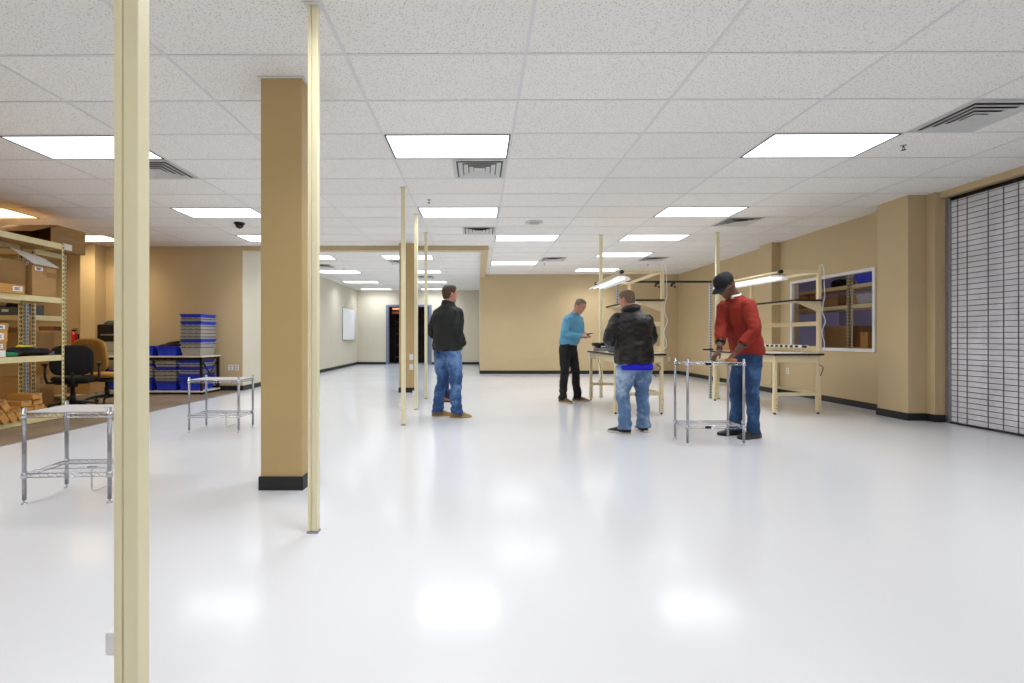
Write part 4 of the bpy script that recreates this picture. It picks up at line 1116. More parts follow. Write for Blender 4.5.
def hair_shell(Mh, mt, parent, length=.007, nape=.22, name='hair', front=.80, side=.42):
    """shell over the skull with a hairline; rings denser than the head"""
    m = MB(); N = 36; cols = 28
    def prof(t):
        for i in range(len(HEAD)-1):
            if HEAD[i][0] <= t <= HEAD[i+1][0]:
                u = (t-HEAD[i][0])/(HEAD[i+1][0]-HEAD[i][0]); A, B = HEAD[i], HEAD[i+1]
                return [A[j]*(1-u)+B[j]*u for j in (1, 2, 3)]
        return HEAD[-1][1:]
    def pt(t, an, g):
        a, f, b = prof(min(t, 1)); cs, sn = math.cos(an), math.sin(an)
        ex = .9
        k = g
        nz = noise.noise(Vector((cs*5, sn*5, t*9)))*.0015
        z = t*HH+(g if t > .9 else g*.3*t)
        return Mh @ Vector(((a+k+nz)*math.copysign(abs(cs)**ex, cs), ((f if sn > 0 else b)+k+nz)*math.copysign(abs(sn)**ex, sn), z))
    def low(an):      # lowest t of the hair at azimuth (front = +pi/2)
        s_ = math.sin(an)
        if s_ > .55: return front
        if s_ > .12: return side+(front-side)*((s_-.12)/.43)**.6
        if s_ > -.25: return side*.98
        return nape+(side-nape)*max(0, (1-(-s_-.25)/.25))**1
    rows = []
    for r in range(N+1):
        row = []
        for c in range(cols):
            an = 2*PI*c/cols; t = low(an)+(1-low(an))*r/N
            row.append(pt(t, an, length if r > 0 else .0005))
        rows.append(row)
    m.loft(rows, cap=True)
    return m.build(name, mt, parent)

def arm_ik(sh, wr, la, lb, hint):
    sh, wr = Vector(sh), Vector(wr); d = wr-sh; L = min(d.length, (la+lb)*.998); d.normalize()
    x = (la*la-lb*lb+L*L)/(2*L); hgt = math.sqrt(max(0, la*la-x*x))
    h = Vector(hint); h = (h-d*h.dot(d)).normalized()
    return sh+d*x+h*hgt, sh+d*L

def hand(mb, wr, dirv, palm, side, curl=.5, thumb_in=.4, sp=1.0):
    """wr wrist, dirv forearm->fingers, palm normal; side +1: thumb on  dirv x palm side"""
    d = Vector(dirv).normalized(); p = Vector(palm); p = (p-d*p.dot(d)).normalized(); s_ = d.cross(p)*side
    # palm
    rings = []
    for (u, w_, h_) in ((-.02, .024, .020), (.01, .028, .019), (.045, .038, .017), (.080, .041, .015), (.094, .038, .012)):
        c = Vector(wr)+d*u
        rings.append([c+s_*(w_*math.cos(2*PI*k/16))+p*(h_*math.sin(2*PI*k/16)) for k in range(16)])
    mb.loft(rings)
    L = [(.030, .074, .0088), (.010, .082, .0090), (-.011, .076, .0086), (-.030, .060, .0076)]
    for i, (off, ln, r) in enumerate(L):
        a = 0; q = Vector(wr)+d*.086+s_*off; pts = [q-d*.02, q]
        for j, fr in enumerate((.45, .31, .24)):
            a += curl*(1.0+.06*i)*(.75 if j == 0 else 1)
            dd = d*math.cos(a)+p*math.sin(a)+s_*(off*.9*(1-curl*.6)*sp)
            q = q+dd.normalized()*ln*fr; pts.append(q)
        mb.tube(pts, [r*1.05, r*1.05, r, r*.92, r*.75], 10)
    q = Vector(wr)+d*.018+s_*.022; a = .0
    pts = [q-s_*.012]
    for j, (ln, an, inn) in enumerate(((.034, .70, .35), (.030, .45, .5), (.026, .25, .6))):
        dd = d*math.cos(an)+s_*math.sin(an)+p*(inn*thumb_in*1.4)
        q = q+dd.normalized()*ln; pts.append(q)
    mb.tube([pts[0]]+pts[1:], [.014, .0125, .0108, .0085], 10)

def denim(name, c, fade):
    t = NT(name)
    f = t.noise(3.0, 5, .6); f2 = t.noise(120, 2, .5, sc=(1, 1, .3))
    a = t.node('ShaderNodeMath', operation='MULTIPLY_ADD'); a.inputs[1].default_value = .85; t.l.new(f, a.inputs[0])
    b = t.node('ShaderNodeMath', operation='MULTIPLY'); b.inputs[1].default_value = .15; t.l.new(f2, b.inputs[0]); t.l.new(b.outputs[0], a.inputs[2])
    col = t.ramp(a.outputs[0], [(.38, sc(c, .75)), (.5, c), (.62, fade)])
    t.l.new(col, t.b.inputs['Base Color']); t.b.inputs['Roughness'].default_value = .85; t.bump(f2, .2, .002)
    return t.m

def person(p):
    """p: dict. local frame: faces +y, +x is the person's right"""
    S = p['h']/1.80
    root = thing('person', p['label'], 'person', (p['pos'][0], p['pos'][1], 0), math.atan2(-p['face'][0], p['face'][1]))
    build = p.get('build', 1.0)
    hip_z = .93*S
    lean = p.get('lean', .02); side = p.get('sway', 0)
    def sp(z):   # spine point for standing height z
        u = max(0, (z-hip_z/S)/(1.50-hip_z/S)) if z > hip_z/S else 0
        off = lean*u**1.25
        drop = (lean**2)*.55*u
        return Vector((side*u, off+p.get('hipoff', 0), z*S-drop))
    R_, F_ = Vector((1, 0, 0)), Vector((0, 1, 0))
    slope = lean/(.6)
    def tilt(z):
        u = 0 if z < .93 else min(1, (z-.93)/.4)
        a = math.atan(slope)*u
        return Vector((0, math.cos(a), -math.sin(a)))
    skin = p['skin']
    # --- head placement
    neck0 = sp(1.50)
    hp = math.radians(p.get('pitch', 0)); hy = math.radians(p.get('yaw', 0))
    ndir = Vector((0, math.sin(math.atan(slope)+hp*.45), math.cos(math.atan(slope)+hp*.45)))
    headbase = neck0+ndir*.055*S+Vector((0, .012, 0))
    Mh = Matrix.Translation(headbase) @ Matrix.Rotation(hy, 4, 'Z') @ Matrix.Rotation(-hp, 4, 'X') @ Matrix.Translation((0, .012, -.006)) @ Matrix.Scale(S*p.get('headk', 1.0), 4)
    # --- arms
    shw = .166*S*build
    arms = {}
    for s_, key in ((1, 'R'), (-1, 'L')):
        A = p['arm'+key]
        sh = sp(1.44)+Vector((s_*shw, 0, 0))
        wr = Vector((A['wrist'][0]*1.0, A['wrist'][1], A['wrist'][2]))
        el, wr = arm_ik(sh, wr, .295*S*p.get('armk', 1), .262*S*p.get('armk', 1), A.get('hint', (s_*.6, -.8, -.3)))
        arms[key] = (sh, el, wr, A, s_)
    # --- legs
    legs = {}
    for s_, key in ((1, 'R'), (-1, 'L')):
        ft = p['foot'+key]; ank = Vector((ft[0], ft[1], .085*S)); hj = Vector((s_*.088*S*build, p.get('hipoff', 0), .90*S))
        ya = math.radians(ft[2]); fd = Vector((math.sin(ya), math.cos(ya), 0))
        kn = hj.lerp(ank, .5)+fd*(ft[3] if len(ft) > 3 else .02)
        legs[key] = (hj, kn, ank, fd)
    # --- body (skin): one continuous surface
    mb = MB()
    mb.loft(head_rings(Mh))
    # nose, brow, lips, chin, ears
    def hp_(x, y, t): return Mh @ Vector((x, y, t*HH))
    k_ = S
    mb.tube([hp_(0, .080, .60), hp_(0, .098, .50), hp_(0, .112, .415), hp_(0, .088, .37)], [.008*k_, .010*k_, .0145*k_, .010*k_], 10)
    for s_ in (-1, 1):
        mb.tube([hp_(s_*.010, .100, .395), hp_(s_*.016, .088, .39)], .009*k_, 8)
        mb.tube([hp_(s_*.012, .084, .585), hp_(s_*.034, .082, .60), hp_(s_*.055, .066, .585)], [.010*k_, .011*k_, .008*k_], 8)
        mb.tube([hp_(s_*.045, .056, .44), hp_(s_*.052, .05, .38)], [.016*k_, .014*k_], 10)
        mb.loft([[hp_(s_*(.070+dx), -.012+.020*sy_*math.cos(2*PI*q/12)-.004*math.sin(2*PI*q/12), .475+.135*sy_*math.sin(2*PI*q/12)) for q in range(12)] for dx, sy_ in ((0, .7), (.008, .95), (.016, 1.0), (.019, .8))])
    mb.tube([hp_(-.024, .083, .265), hp_(0, .095, .272), hp_(.024, .083, .265)], [.005*k_, .0085*k_, .005*k_], 8)
    mb.tube([hp_(-.020, .083, .228), hp_(0, .094, .225), hp_(.020, .083, .228)], [.005*k_, .0085*k_, .005*k_], 8)
    mb.tube([hp_(0, .060, .10), hp_(0, .080, .07)], [.02*k_, .016*k_], 10)
    nk = Mh @ Vector((0, -.022, .20*HH)); nk2 = Mh @ Vector((0, -.03, .38*HH))
    limb(mb, [sp(1.42), neck0-Vector((0, .012, .0)), nk, nk2], [.075*S, .060*S*p.get('neckk', 1), .056*S*p.get('neckk', 1), .052*S])
    # slim torso inside the clothes
    tr = []
    for (z, a, bf, bb) in ((.86, .10, .06, .07), (.95, .10, .06, .07), (1.08, .11, .07, .07), (1.22, .12, .08, .075), (1.36, .12, .075, .075), (1.42, .09, .06, .065), (1.47, .06, .045, .055)):
        tr.append(ellring(sp(z), R_, tilt(z), a*S*build, bf*S*build, bb*S*build, 24))
    mb.loft(tr)
    for key in 'RL':
        sh, el, wr, A, s_ = arms[key]
        limb(mb, [sh+Vector((-s_*.07*S, 0, -.05)), sh+Vector((0, 0, -.035)), sh.lerp(el, .5), el, el.lerp(wr, .4), wr], [.034*S, .036*S, .038*S, .035*S, .036*S, .025*S])
        dv = (wr-el).normalized()
        hd = Vector(A.get('hdir', dv))
        pn = Vector(A.get('palm', (-s_, 0, 0)))
        # thumb side: d x p * side ; pick the side nearest A['thumb']
        th = Vector(A.get('thumb', (0, 1, 0)))
        cr = hd.normalized().cross((pn-hd.normalized()*pn.dot(hd.normalized())).normalized())
        hand(mb, wr, hd, pn, 1 if cr.dot(th) > 0 else -1, A.get('curl', .35), A.get('thumb_in', .4))
        hj, kn, ank, fd = legs[key]
        limb(mb, [hj+Vector((0, 0, .02)), hj.lerp(kn, .5), kn, kn.lerp(ank, .4), ank, ank-Vector((0, 0, .02))], [.070*S, .060*S, .048*S, .044*S, .034*S, .034*S])
    Mi = Mh.inverted()
    def face_disp(co):
        q = Mi @ co
        if q.z < 0 or q.z > HH*1.02 or q.y < .03: return 0
        d = 0
        for s_ in (-1, 1):
            d -= .0075*math.exp(-(((q.x-s_*.031)/.014)**2+((q.z/HH-.52)/.045)**2))
        d -= .003*math.exp(-((q.x/.028)**2+((q.z/HH-.247)/.012)**2))
        return d
    body = remesh(mb, 'body', .0052, skin, root, 3, face_disp)
    # eyes
    for s_ in (-1, 1):
        m = MB(); m.lathe([(.0015, -.0115), (.008, -.008), (.0115, 0), (.008, .008), (.0015, .0115)], 14, M=Mh @ Matrix.Translation((s_*.031, .0735, .52*HH)))
        ey = m.build('eye', EYE, root)
        m = MB(); m.lathe([(.0054, .0080), (.005, .0098), (.0025, .0116)], 12, M=Mh @ Matrix.Translation((s_*.031, .0735, .52*HH)) @ Matrix.Rotation(math.radians(-90), 4, 'X')); m.build('iris', M['black'], ey)
        m = MB(); m.tube([hp_(s_*.016, .0975, .60), hp_(s_*.034, .094, .625), hp_(s_*.050, .076, .61)], [.0025*k_, .0035*k_, .002*k_], 6); m.build('eyebrow', p['hair_m'], root)
    if p.get('hair', True): hair_shell(Mh, p['hair_m'], root, p.get('hair_len', .008), front=p.get('hairline', .82), side=.45)

    # --- trousers
    tm = MB(); lk = p.get('leg_k', 1.0)
    pr = []
    for (z, a, bf, bb) in ((.80, .155, .10, .115), (.86, .17, .115, .135), (.93, .17, .115, .13), (1.0, .158, .11, .115), (1.045, .15, .105, .105)):
        pr.append(ellring(sp(z), R_, F_, a*S*build, bf*S*build, bb*S*build, 28))
    tm.loft(pr)
    for key in 'RL':
        hj, kn, ank, fd = legs[key]; s_ = 1 if key == 'R' else -1
        hem = ank+Vector((0, -.008, -.035*S))
        limb(tm, [hj+Vector((-s_*.005, -.005, -.0)), hj.lerp(kn, .45)+Vector((0, -.005, 0)), kn, kn.lerp(ank, .45)-fd*.012, ank+Vector((0, 0, .06)), hem],
             [.098*S*lk*build, .088*S*lk*build, .070*S*lk, .066*S*lk, .066*S*lk, .072*S*lk], 20)
    seed = p.get('seed', 0)
    knz = .50*S
    def tw(co):
        z = co.z
        w1 = math.exp(-((z-knz)/.11)**2)*.9+math.exp(-((z-.14*S)/.10)**2)*1.3+.35+math.exp(-((z-.82*S)/.09)**2)*.7
        n_ = noise.noise(Vector((co.x*5+seed, co.y*5, z*17+co.x*6)))
        n2 = noise.noise(Vector((co.x*14+seed, co.y*14, z*22)))
        n4 = noise.noise(Vector((co.x*9+seed*2, co.y*9, z*5+co.x*3)))
        return ((n_*.012+n2*.005)*w1+n4*.006)*p.get('wrinkle', 1)
    tr_o = remesh(tm, 'trousers', .0085, p['trousers'], root, 3, tw)
    # back pockets on jeans
    if p.get('pockets', True):
        for s_ in (-1, 1):
            c0 = sp(.90)+Vector((s_*.075*S, -.137*S*build, -.0)); m = MB()
            pts = [(-.05, .06), (.05, .06), (.048, -.04), (0, -.062), (-.048, -.04)]
            yaw_ = s_*.36
            A_ = [c0+Vector((q[0]*math.cos(yaw_), abs(q[0])*.1+q[0]*math.sin(yaw_)*1.0, q[1])) for q in pts]
            B_ = [q+Vector((0, -.005, 0)) for q in A_]
            m.loft([A_, B_], smooth=False); m.build('back_pocket', p['trousers'], root, bevel=.002)
    # belt / waistband
    # --- upper garment
    def garment(name, mt, hemz, grow, sleeve_end, arms_r, hem_flare=1.0, collar=None, wr_amp=1.0, open_=0, vox=.0085):
        g = MB(); k = S*build
        rings = []
        prof = [(hemz, .172*hem_flare, .125*hem_flare, .135*hem_flare), (hemz+.05, .178*hem_flare, .130*hem_flare, .138*hem_flare), (1.08, .170, .128, .122), (1.20, .182, .135, .122), (1.32, .192, .135, .128), (1.40, .186, .120, .122), (1.455, .150, .088, .100), (1.50, .085, .062, .074), (1.525, .066, .058, .064)]
        bl = p.get('belly', 0)
        for (z, a, bf, bb) in prof:
            if z < hemz: continue
            e_ = bl*math.exp(-((z-1.05)/.14)**2)
            rings.append(ellring(sp(z), R_, tilt(z), a*k+grow+e_*.4, bf*k+grow+e_, bb*k+grow, 32))
        g.loft(rings)
        for key in 'RL':
            sh, el, wr, A, s_ = arms[key]
            e2 = el.lerp(wr, sleeve_end)
            limb(g, [sh+Vector((-s_*.08*S, 0, -.055)), sh+Vector((s_*.0, 0, -.022)), sh.lerp(el, .5), el, el.lerp(e2, .5), e2],
                 [.052*k, arms_r[0]*.90*k, arms_r[1]*k, arms_r[2]*k, arms_r[3]*k, arms_r[4]*k], 20)
        def wf(co):
            best = 1
            fold = 0
            for key in 'RL':
                sh, el, wr, A, s_ = arms[key]
                fold = max(fold, math.exp(-((co-el).length/.10)**2), .7*math.exp(-((co-el.lerp(wr, sleeve_end)).length/.09)**2), .6*math.exp(-((co-sh).length/.13)**2))
            hem = math.exp(-((co.z-hemz*S)/.12)**2)
            n_ = noise.noise(Vector((co.x*7+seed, co.y*7+seed, co.z*13+co.y*7)))
            n2 = noise.noise(Vector((co.x*19, co.y*19+seed, co.z*24)))
            n3 = noise.noise(Vector((co.x*12+3*seed, co.y*12, co.z*3.5)))
            return (n_*.010+n2*.0045)*(.5+1.3*fold)*wr_amp+n3*.010*(.35+hem)*wr_amp
        o = remesh(g, name, vox, mt, root, 2, wf)
        return o
    p['garments'](dict(root=root, sp=sp, tilt=tilt, R=R_, F=F_, S=S, k=S*build, arms=arms, Mh=Mh, garment=garment, neck0=neck0, hp=hp_, p=p, legs=legs))
    # --- shoes
    for key in 'RL':
        hj, kn, ank, fd = legs[key]; rt = Vector((fd.y, -fd.x, 0)); base = Vector((ank.x, ank.y, 0)); kf = S*p.get('foot_k', 1)
        U = [(-.085, .026, .05), (-.075, .034, .085), (-.03, .037, .105), (.03, .037, .098), (.07, .042, .078), (.12, .049, .058), (.16, .046, .047), (.19, .034, .036), (.203, .016, .022)]
        m = MB(); rings = []
        for (u, w_, h_) in U:
            c = base+fd*u*kf; ring = []
            for q in range(20):
                an = 2*PI*q/20; cs, sn = math.cos(an), math.sin(an)
                z = .018+(h_-.018)*(max(0, sn)**.75) if sn >= 0 else .018+.004*sn
                ring.append(c+rt*(w_*kf*math.copysign(abs(cs)**.75, cs))*(1 if sn < .3 else (1-.35*(sn-.3)/.7)**1)+Vector((0, 0, z*kf)))
            rings.append(ring)
        m.loft(rings); up = m.build('shoe', p['shoe'], root)
        m = MB(); rings = []
        outline = [(-.092, .0), (-.088, .022), (-.07, .034), (-.02, .036), (.03, .036), (.08, .044), (.125, .052), (.165, .048), (.195, .032), (.21, 0)]
        ol = outline+[(u, -w_) for u, w_ in outline[-2:0:-1]]
        for z, s2 in ((0.0005, .95), (.006, 1.0), (.022, 1.0), (.026, .96)):
            rings.append([base+fd*(u*kf*s2+.003*(1-s2))+rt*(w_*kf*s2)+Vector((0, 0, z)) for u, w_ in ol])
        m.loft(rings); m.build('sole', p['sole'], up)
        m = MB()
        for q in range(4):
            u = .05+.022*q; hh = (.098-.30*(u-.02))*kf+.001
            m.tube([base+fd*u*kf-rt*.018*kf+Vector((0, 0, hh-.010)), base+fd*(u+.004)*kf+Vector((0, 0, hh+.002)), base+fd*u*kf+rt*.018*kf+Vector((0, 0, hh-.010))], .0024, 5)
        m.build('laces', p['lace'], up)
    return root

def eye_mat():
    t = NT('eye'); t.b.inputs['Base Color'].default_value = (.55, .52, .48, 1); t.b.inputs['Roughness'].default_value = .1; return t.m
EYE = eye_mat()
def skin_mat(name, c):
    t = NT(name); f = t.noise(14, 4, .5)
    t.l.new(t.ramp(f, [(.3, sc(c, .93)), (.7, (min(1, c[0]*1.08), c[1]*1.0, c[2]*.98, 1))]), t.b.inputs['Base Color'])
    t.b.inputs['Roughness'].default_value = .5; t.b.inputs['Subsurface Weight'].default_value = .06; t.b.inputs['Subsurface Radius'].default_value = (.01, .004, .002)
    t.bump(t.noise(180, 2), .08, .001)
    return t.m
SK_FAIR = skin_mat('fair skin', rgb(214, 158, 132)); SK_TAN = skin_mat('rosy skin', rgb(204, 150, 126)); SK_DARK = skin_mat('dark skin', rgb(112, 76, 58))
HB = mat('brown short hair', rgb(78, 58, 44), .7, var=.3, scale=60, bump=.5, bscale=260)
HG = mat('grey brown hair', rgb(120, 104, 90), .7, var=.25, scale=60, bump=.5, bscale=260)
HC = mat('cropped light brown hair', rgb(112, 92, 74), .75, var=.25, scale=60, bump=.5, bscale=260)
HK = mat('black hair', rgb(22, 20, 20), .7, var=.2, scale=60, bump=.5, bscale=260)

# collar: open ring band around the neck
def collar(ctx, mt, z0, z1, r0, r1, name='collar', front_gap=.35, tilt_f=.0, th=.006, spread=0, parent=None):
    m = MB(); n = 30; sp, tl, R_ = ctx['sp'], ctx['tilt'], ctx['R']; k = ctx['k']
    rows = []
    for (z, r, o) in ((z0, r0, 0), ((z0+z1)/2, (r0+r1)/2+.002, 0), (z1, r1, 0), (z1, r1-th, 1), ((z0+z1)/2, (r0+r1)/2-th, 1), (z0, r0-th, 1)):
        c = sp(z); F_ = tl(1.3); row = []
        for q in range(n+1):
            an = PI/2+front_gap/2+(2*PI-front_gap)*q/n
            dz = tilt_f*math.sin(an)*(z-z0)/(z1-z0) if z1 != z0 else 0
            row.append(c+R_*(r*k*math.cos(an))+F_*(r*1.0*k*math.sin(an)*(.95))+Vector((0, 0, dz)))
        rows.append(row)
    V = [[m.bm.verts.new(p_) for p_ in row] for row in rows]
    for i in range(len(V)):
        a, b = V[i], V[(i+1) % len(V)]
        for q in range(n):
            f = m.bm.faces.new((a[q], a[q+1], b[q+1], b[q])); f.smooth = True
    for q in (0, n): m.bm.faces.new([V[i][q] for i in range(len(V))])
    return m.build(name, mt, parent or ctx['root'])
def strip_on_front(ctx, zs, x, w_, off, mt, name, parent=None, th=.004):
    m = MB(); sp, tl = ctx['sp'], ctx['tilt']; rows = []
    k = ctx['k']
    for (z, bf) in zs:
        c = sp(z)+tl(z)*(bf*k+off)
        rows.append([c+Vector((x-w_, 0, 0)), c+Vector((x+w_, 0, 0)), c+Vector((x+w_, 0, 0))+tl(z)*th, c+Vector((x-w_, 0, 0))+tl(z)*th])
    m.loft(rows, smooth=False); return m.build(name, mt, parent or ctx['root'])
def cuff(ctx, key, f, r, mt, wdt=.03, name='cuff'):
    sh, el, wr, A, s_ = ctx['arms'][key]; a = el.lerp(wr, f); d = (wr-el).normalized()
    m = MB(); m.tube([a-d*wdt/2, a-d*wdt*.2, a+d*wdt*.3, a+d*wdt/2], [r*.96, r, r, r*.95], 18); return m.build(name, mt, ctx['root'])

ARMR_J = (.075, .068, .062, .056, .050)
# --- man one: black softshell jacket, jeans, tan shoes
BLK = mat('black softshell fabric', rgb(25, 30, 29), .75, var=.1, scale=12, bump=.15, bscale=200)
def g1(c):
    g = c['garment']('jacket', BLK, .905, .024, .93, ARMR_J, 1.0, wr_amp=1.3)
    collar(c, BLK, 1.475, 1.555, .094, .084, 'jacket_collar', .5, tilt_f=-.03)
    strip_on_front(c, [(.92, .13), (1.0, .13), (1.2, .135), (1.34, .135), (1.42, .115)], 0, .006, .028, M['darkmetal'], 'zipper')
    m = MB(); sp = c['sp']
    pts = [sp(1.40)+Vector((.16*math.cos(a), -.13-.0*math.sin(a), .0)) for a in [PI*q/8 for q in range(9)]]
    m.tube([sp(1.41)+Vector((x, -.145-.012*(1-(x/.16)**2), -.02*(x/.16)**2)) for x in [-.15+.0375*q for q in range(9)]], .0025, 5); m.build('yoke_seam', mat('grey seam', rgb(84, 90, 90), .7), g)
person(dict(label='man with short brown hair in black zip jacket and blue jeans, hand in pocket', h=1.86, pos=(-.43, 6.50), face=(.66, .75), skin=SK_FAIR, hair_m=HB, hair_len=.012, lean=.02, pitch=2, yaw=-18,
            build=1.12, headk=1.02, neckk=1.06, seed=1.3, belly=.015,
            armR=dict(wrist=(.185, .125, 1.01), hint=(.45, -.9, 0), hdir=(-.7, .1, -.7), palm=(-1, 0, 0), thumb=(0, 1, 0), curl=.3),
            armL=dict(wrist=(-.185, .125, 1.01), hint=(-.45, -.9, 0), hdir=(.7, .1, -.7), palm=(1, 0, 0), thumb=(0, 1, 0), curl=.3),
            footR=(.13, .05, 42, .02), footL=(-.15, -.04, 30, .03),
            trousers=denim('blue denim', rgb(50, 84, 138), rgb(118, 154, 202)), leg_k=1.13, wrinkle=1.4, garments=g1,
            shoe=mat('tan suede', rgb(150, 122, 72), .8, var=.1), sole=mat('tan sole', rgb(176, 150, 96), .7), lace=M['kraft3']))

# --- man two: blue shirt, black trousers
SHB = mat('teal blue cotton shirt', rgb(96, 160, 194), .8, var=.06, scale=10, bump=.1, bscale=200)
def g2(c):
    g = c['garment']('shirt', SHB, .99, .012, .95, (.072, .064, .056, .050, .040), .97, wr_amp=1.25)
    collar(c, SHB, 1.50, 1.535, .078, .070, 'shirt_collar', .45)
    strip_on_front(c, [(.98, .115), (1.1, .128), (1.22, .135), (1.34, .133), (1.42, .11)], 0, .014, .004, SHB, 'button_placket')
    for key in 'RL': cuff(c, key, .95, .040, SHB, .05)
    m = MB(); k = c['k']; sp = c['sp']
    rings = [ellring(sp(z), c['R'], c['F'], .160*k, .118*k, .122*k, 28) for z in (.965, 1.0)]
    m.loft(rings); b = m.build('belt', M['black'], c['root'])
    m = MB(); q = sp(.983)+Vector((0, .118*k, 0)); m.box(q.x-.025, q.x+.025, q.y, q.y+.008, q.z-.018, q.z+.018); m.build('belt_buckle', M['silver'], b, bevel=.003)
SLK = mat('black trouser cloth', rgb(16, 16, 19), .8, var=.15, scale=10, bump=.1, bscale=250)
mn2 = person(dict(label='man in blue shirt and black trousers looking down at something in his hands', h=1.82, pos=(1.59, 8.03), face=(.72, -.69), skin=SK_TAN, hair_m=HG, hair_len=.006, hairline=.88, lean=.13, pitch=34, yaw=-8,
            build=1.06, seed=4.1, hipoff=-.03, belly=.01,
            armR=dict(wrist=(.10, .27, 1.145), hint=(.6, -.6, -.5), hdir=(-.5, .8, .05), palm=(-.5, 0, -.6), thumb=(-.1, .3, 1), curl=.45),
            armL=dict(wrist=(-.10, .27, 1.145), hint=(-.6, -.6, -.5), hdir=(.5, .8, .05), palm=(.5, 0, -.6), thumb=(.1, .3, 1), curl=.45),
            footR=(.13, -.05, 10, .01), footL=(-.17, .05, -22, .02),
            trousers=SLK, leg_k=1.02, wrinkle=.8, garments=g2, pockets=False,
            shoe=mat('brown leather', rgb(112, 78, 48), .5, var=.1), sole=mat('light sole', rgb(188, 170, 140), .6), lace=M['kraft_dark']))
# phone in his hands
t_ = thing('phone', 'small dark phone held by the man in the blue shirt', 'phone', (0, 0, 0))
m = MB(); m.box(-.036, .036, -.07, .07, -.005, .005); m.build('phone_body', M['black'], t_, bevel=.003)
m = MB(); m.box(-.032, .032, -.062, .062, .005, .0062); m.build('screen', M['darkmetal'], t_)
fx = Vector((.72, -.69, 0)).normalized(); t_.location = Vector((1.59, 8.03, 0))+fx*.37+Vector((0, 0, 1.17)); t_.rotation_euler = (math.radians(-15), 0, math.atan2(-fx.x, fx.y))
t_.rotation_euler = (math.radians(12), 0, math.atan2(-fx.x, fx.y))

# --- man three: black leather jacket, light jeans, seen from behind
def leather():
    t = NT('creased black leather')
    f = t.noise(9, 6, .65); t.l.new(t.ramp(f, [(.3, rgb(9, 9, 10)), (.7, rgb(18, 18, 21))]), t.b.inputs['Base Color'])
    t.b.inputs['Roughness'].default_value = .26; t.bump(t.noise(22, 6, .7, sc=(1, 1, .45)), .8, .018); return t.m
LEA = leather(); RB = mat('royal blue jersey', rgb(24, 22, 200), .8, var=.05)
def g3(c):
    g = c['garment']('leather_jacket', LEA, .865, .034, .96, (.088, .084, .076, .068, .058), 1.0, wr_amp=1.9)
    collar(c, LEA, 1.48, 1.555, .098, .108, 'jacket_collar', .9, tilt_f=-.03, th=.012)
    k = c['k']; sp = c['sp']; m = MB()
    m.loft([ellring(sp(z), c['R'], c['F'], a*k, b*k, b2*k, 32) for z, a, b, b2 in ((.785, .196, .150, .168), (.83, .198, .150, .168), (.88, .184, .135, .145), (.96, .14, .10, .11))])
    m.build('undershirt', RB, c['root'])
    m = MB(); m.tube([sp(1.36)+Vector((x, -.170*k-.022-.012*(1-(x/.19)**2)+.02*(x/.19)**2, -.01*(x/.15)**2)) for x in [-.17+.0425*q for q in range(9)]], .004, 6); m.build('yoke_seam', LEA, g)
person(dict(label='man with cropped hair in black leather jacket and light jeans, back turned to us', h=1.70, pos=(1.835, 5.47), face=(-.20, .98), skin=SK_TAN, hair_m=HC, hair_len=.004, lean=.08, pitch=16, yaw=24,
            build=1.13, headk=1.05, neckk=1.12, seed=7.7, belly=.03, hipoff=-.02,
            armR=dict(wrist=(.14, .26, .98), hint=(.7, -.7, -.3), hdir=(-.5, .8, -.1), palm=(-.4, 0, -.8), thumb=(-.5, .2, .8), curl=.5),
            armL=dict(wrist=(-.14, .26, .98), hint=(-.7, -.7, -.3), hdir=(.5, .8, -.1), palm=(.4, 0, -.8), thumb=(.5, .2, .8), curl=.5),
            footR=(.135, .02, 8, .01), footL=(-.14, -.03, -50, .03),
            trousers=denim('light washed denim', rgb(96, 128, 168), rgb(178, 200, 224)), leg_k=1.2, wrinkle=1.3, garments=g3,
            shoe=mat('black mesh trainer', rgb(34, 34, 38), .7, var=.2), sole=mat('white sole', rgb(214, 206, 190), .6), lace=M['greyp']))

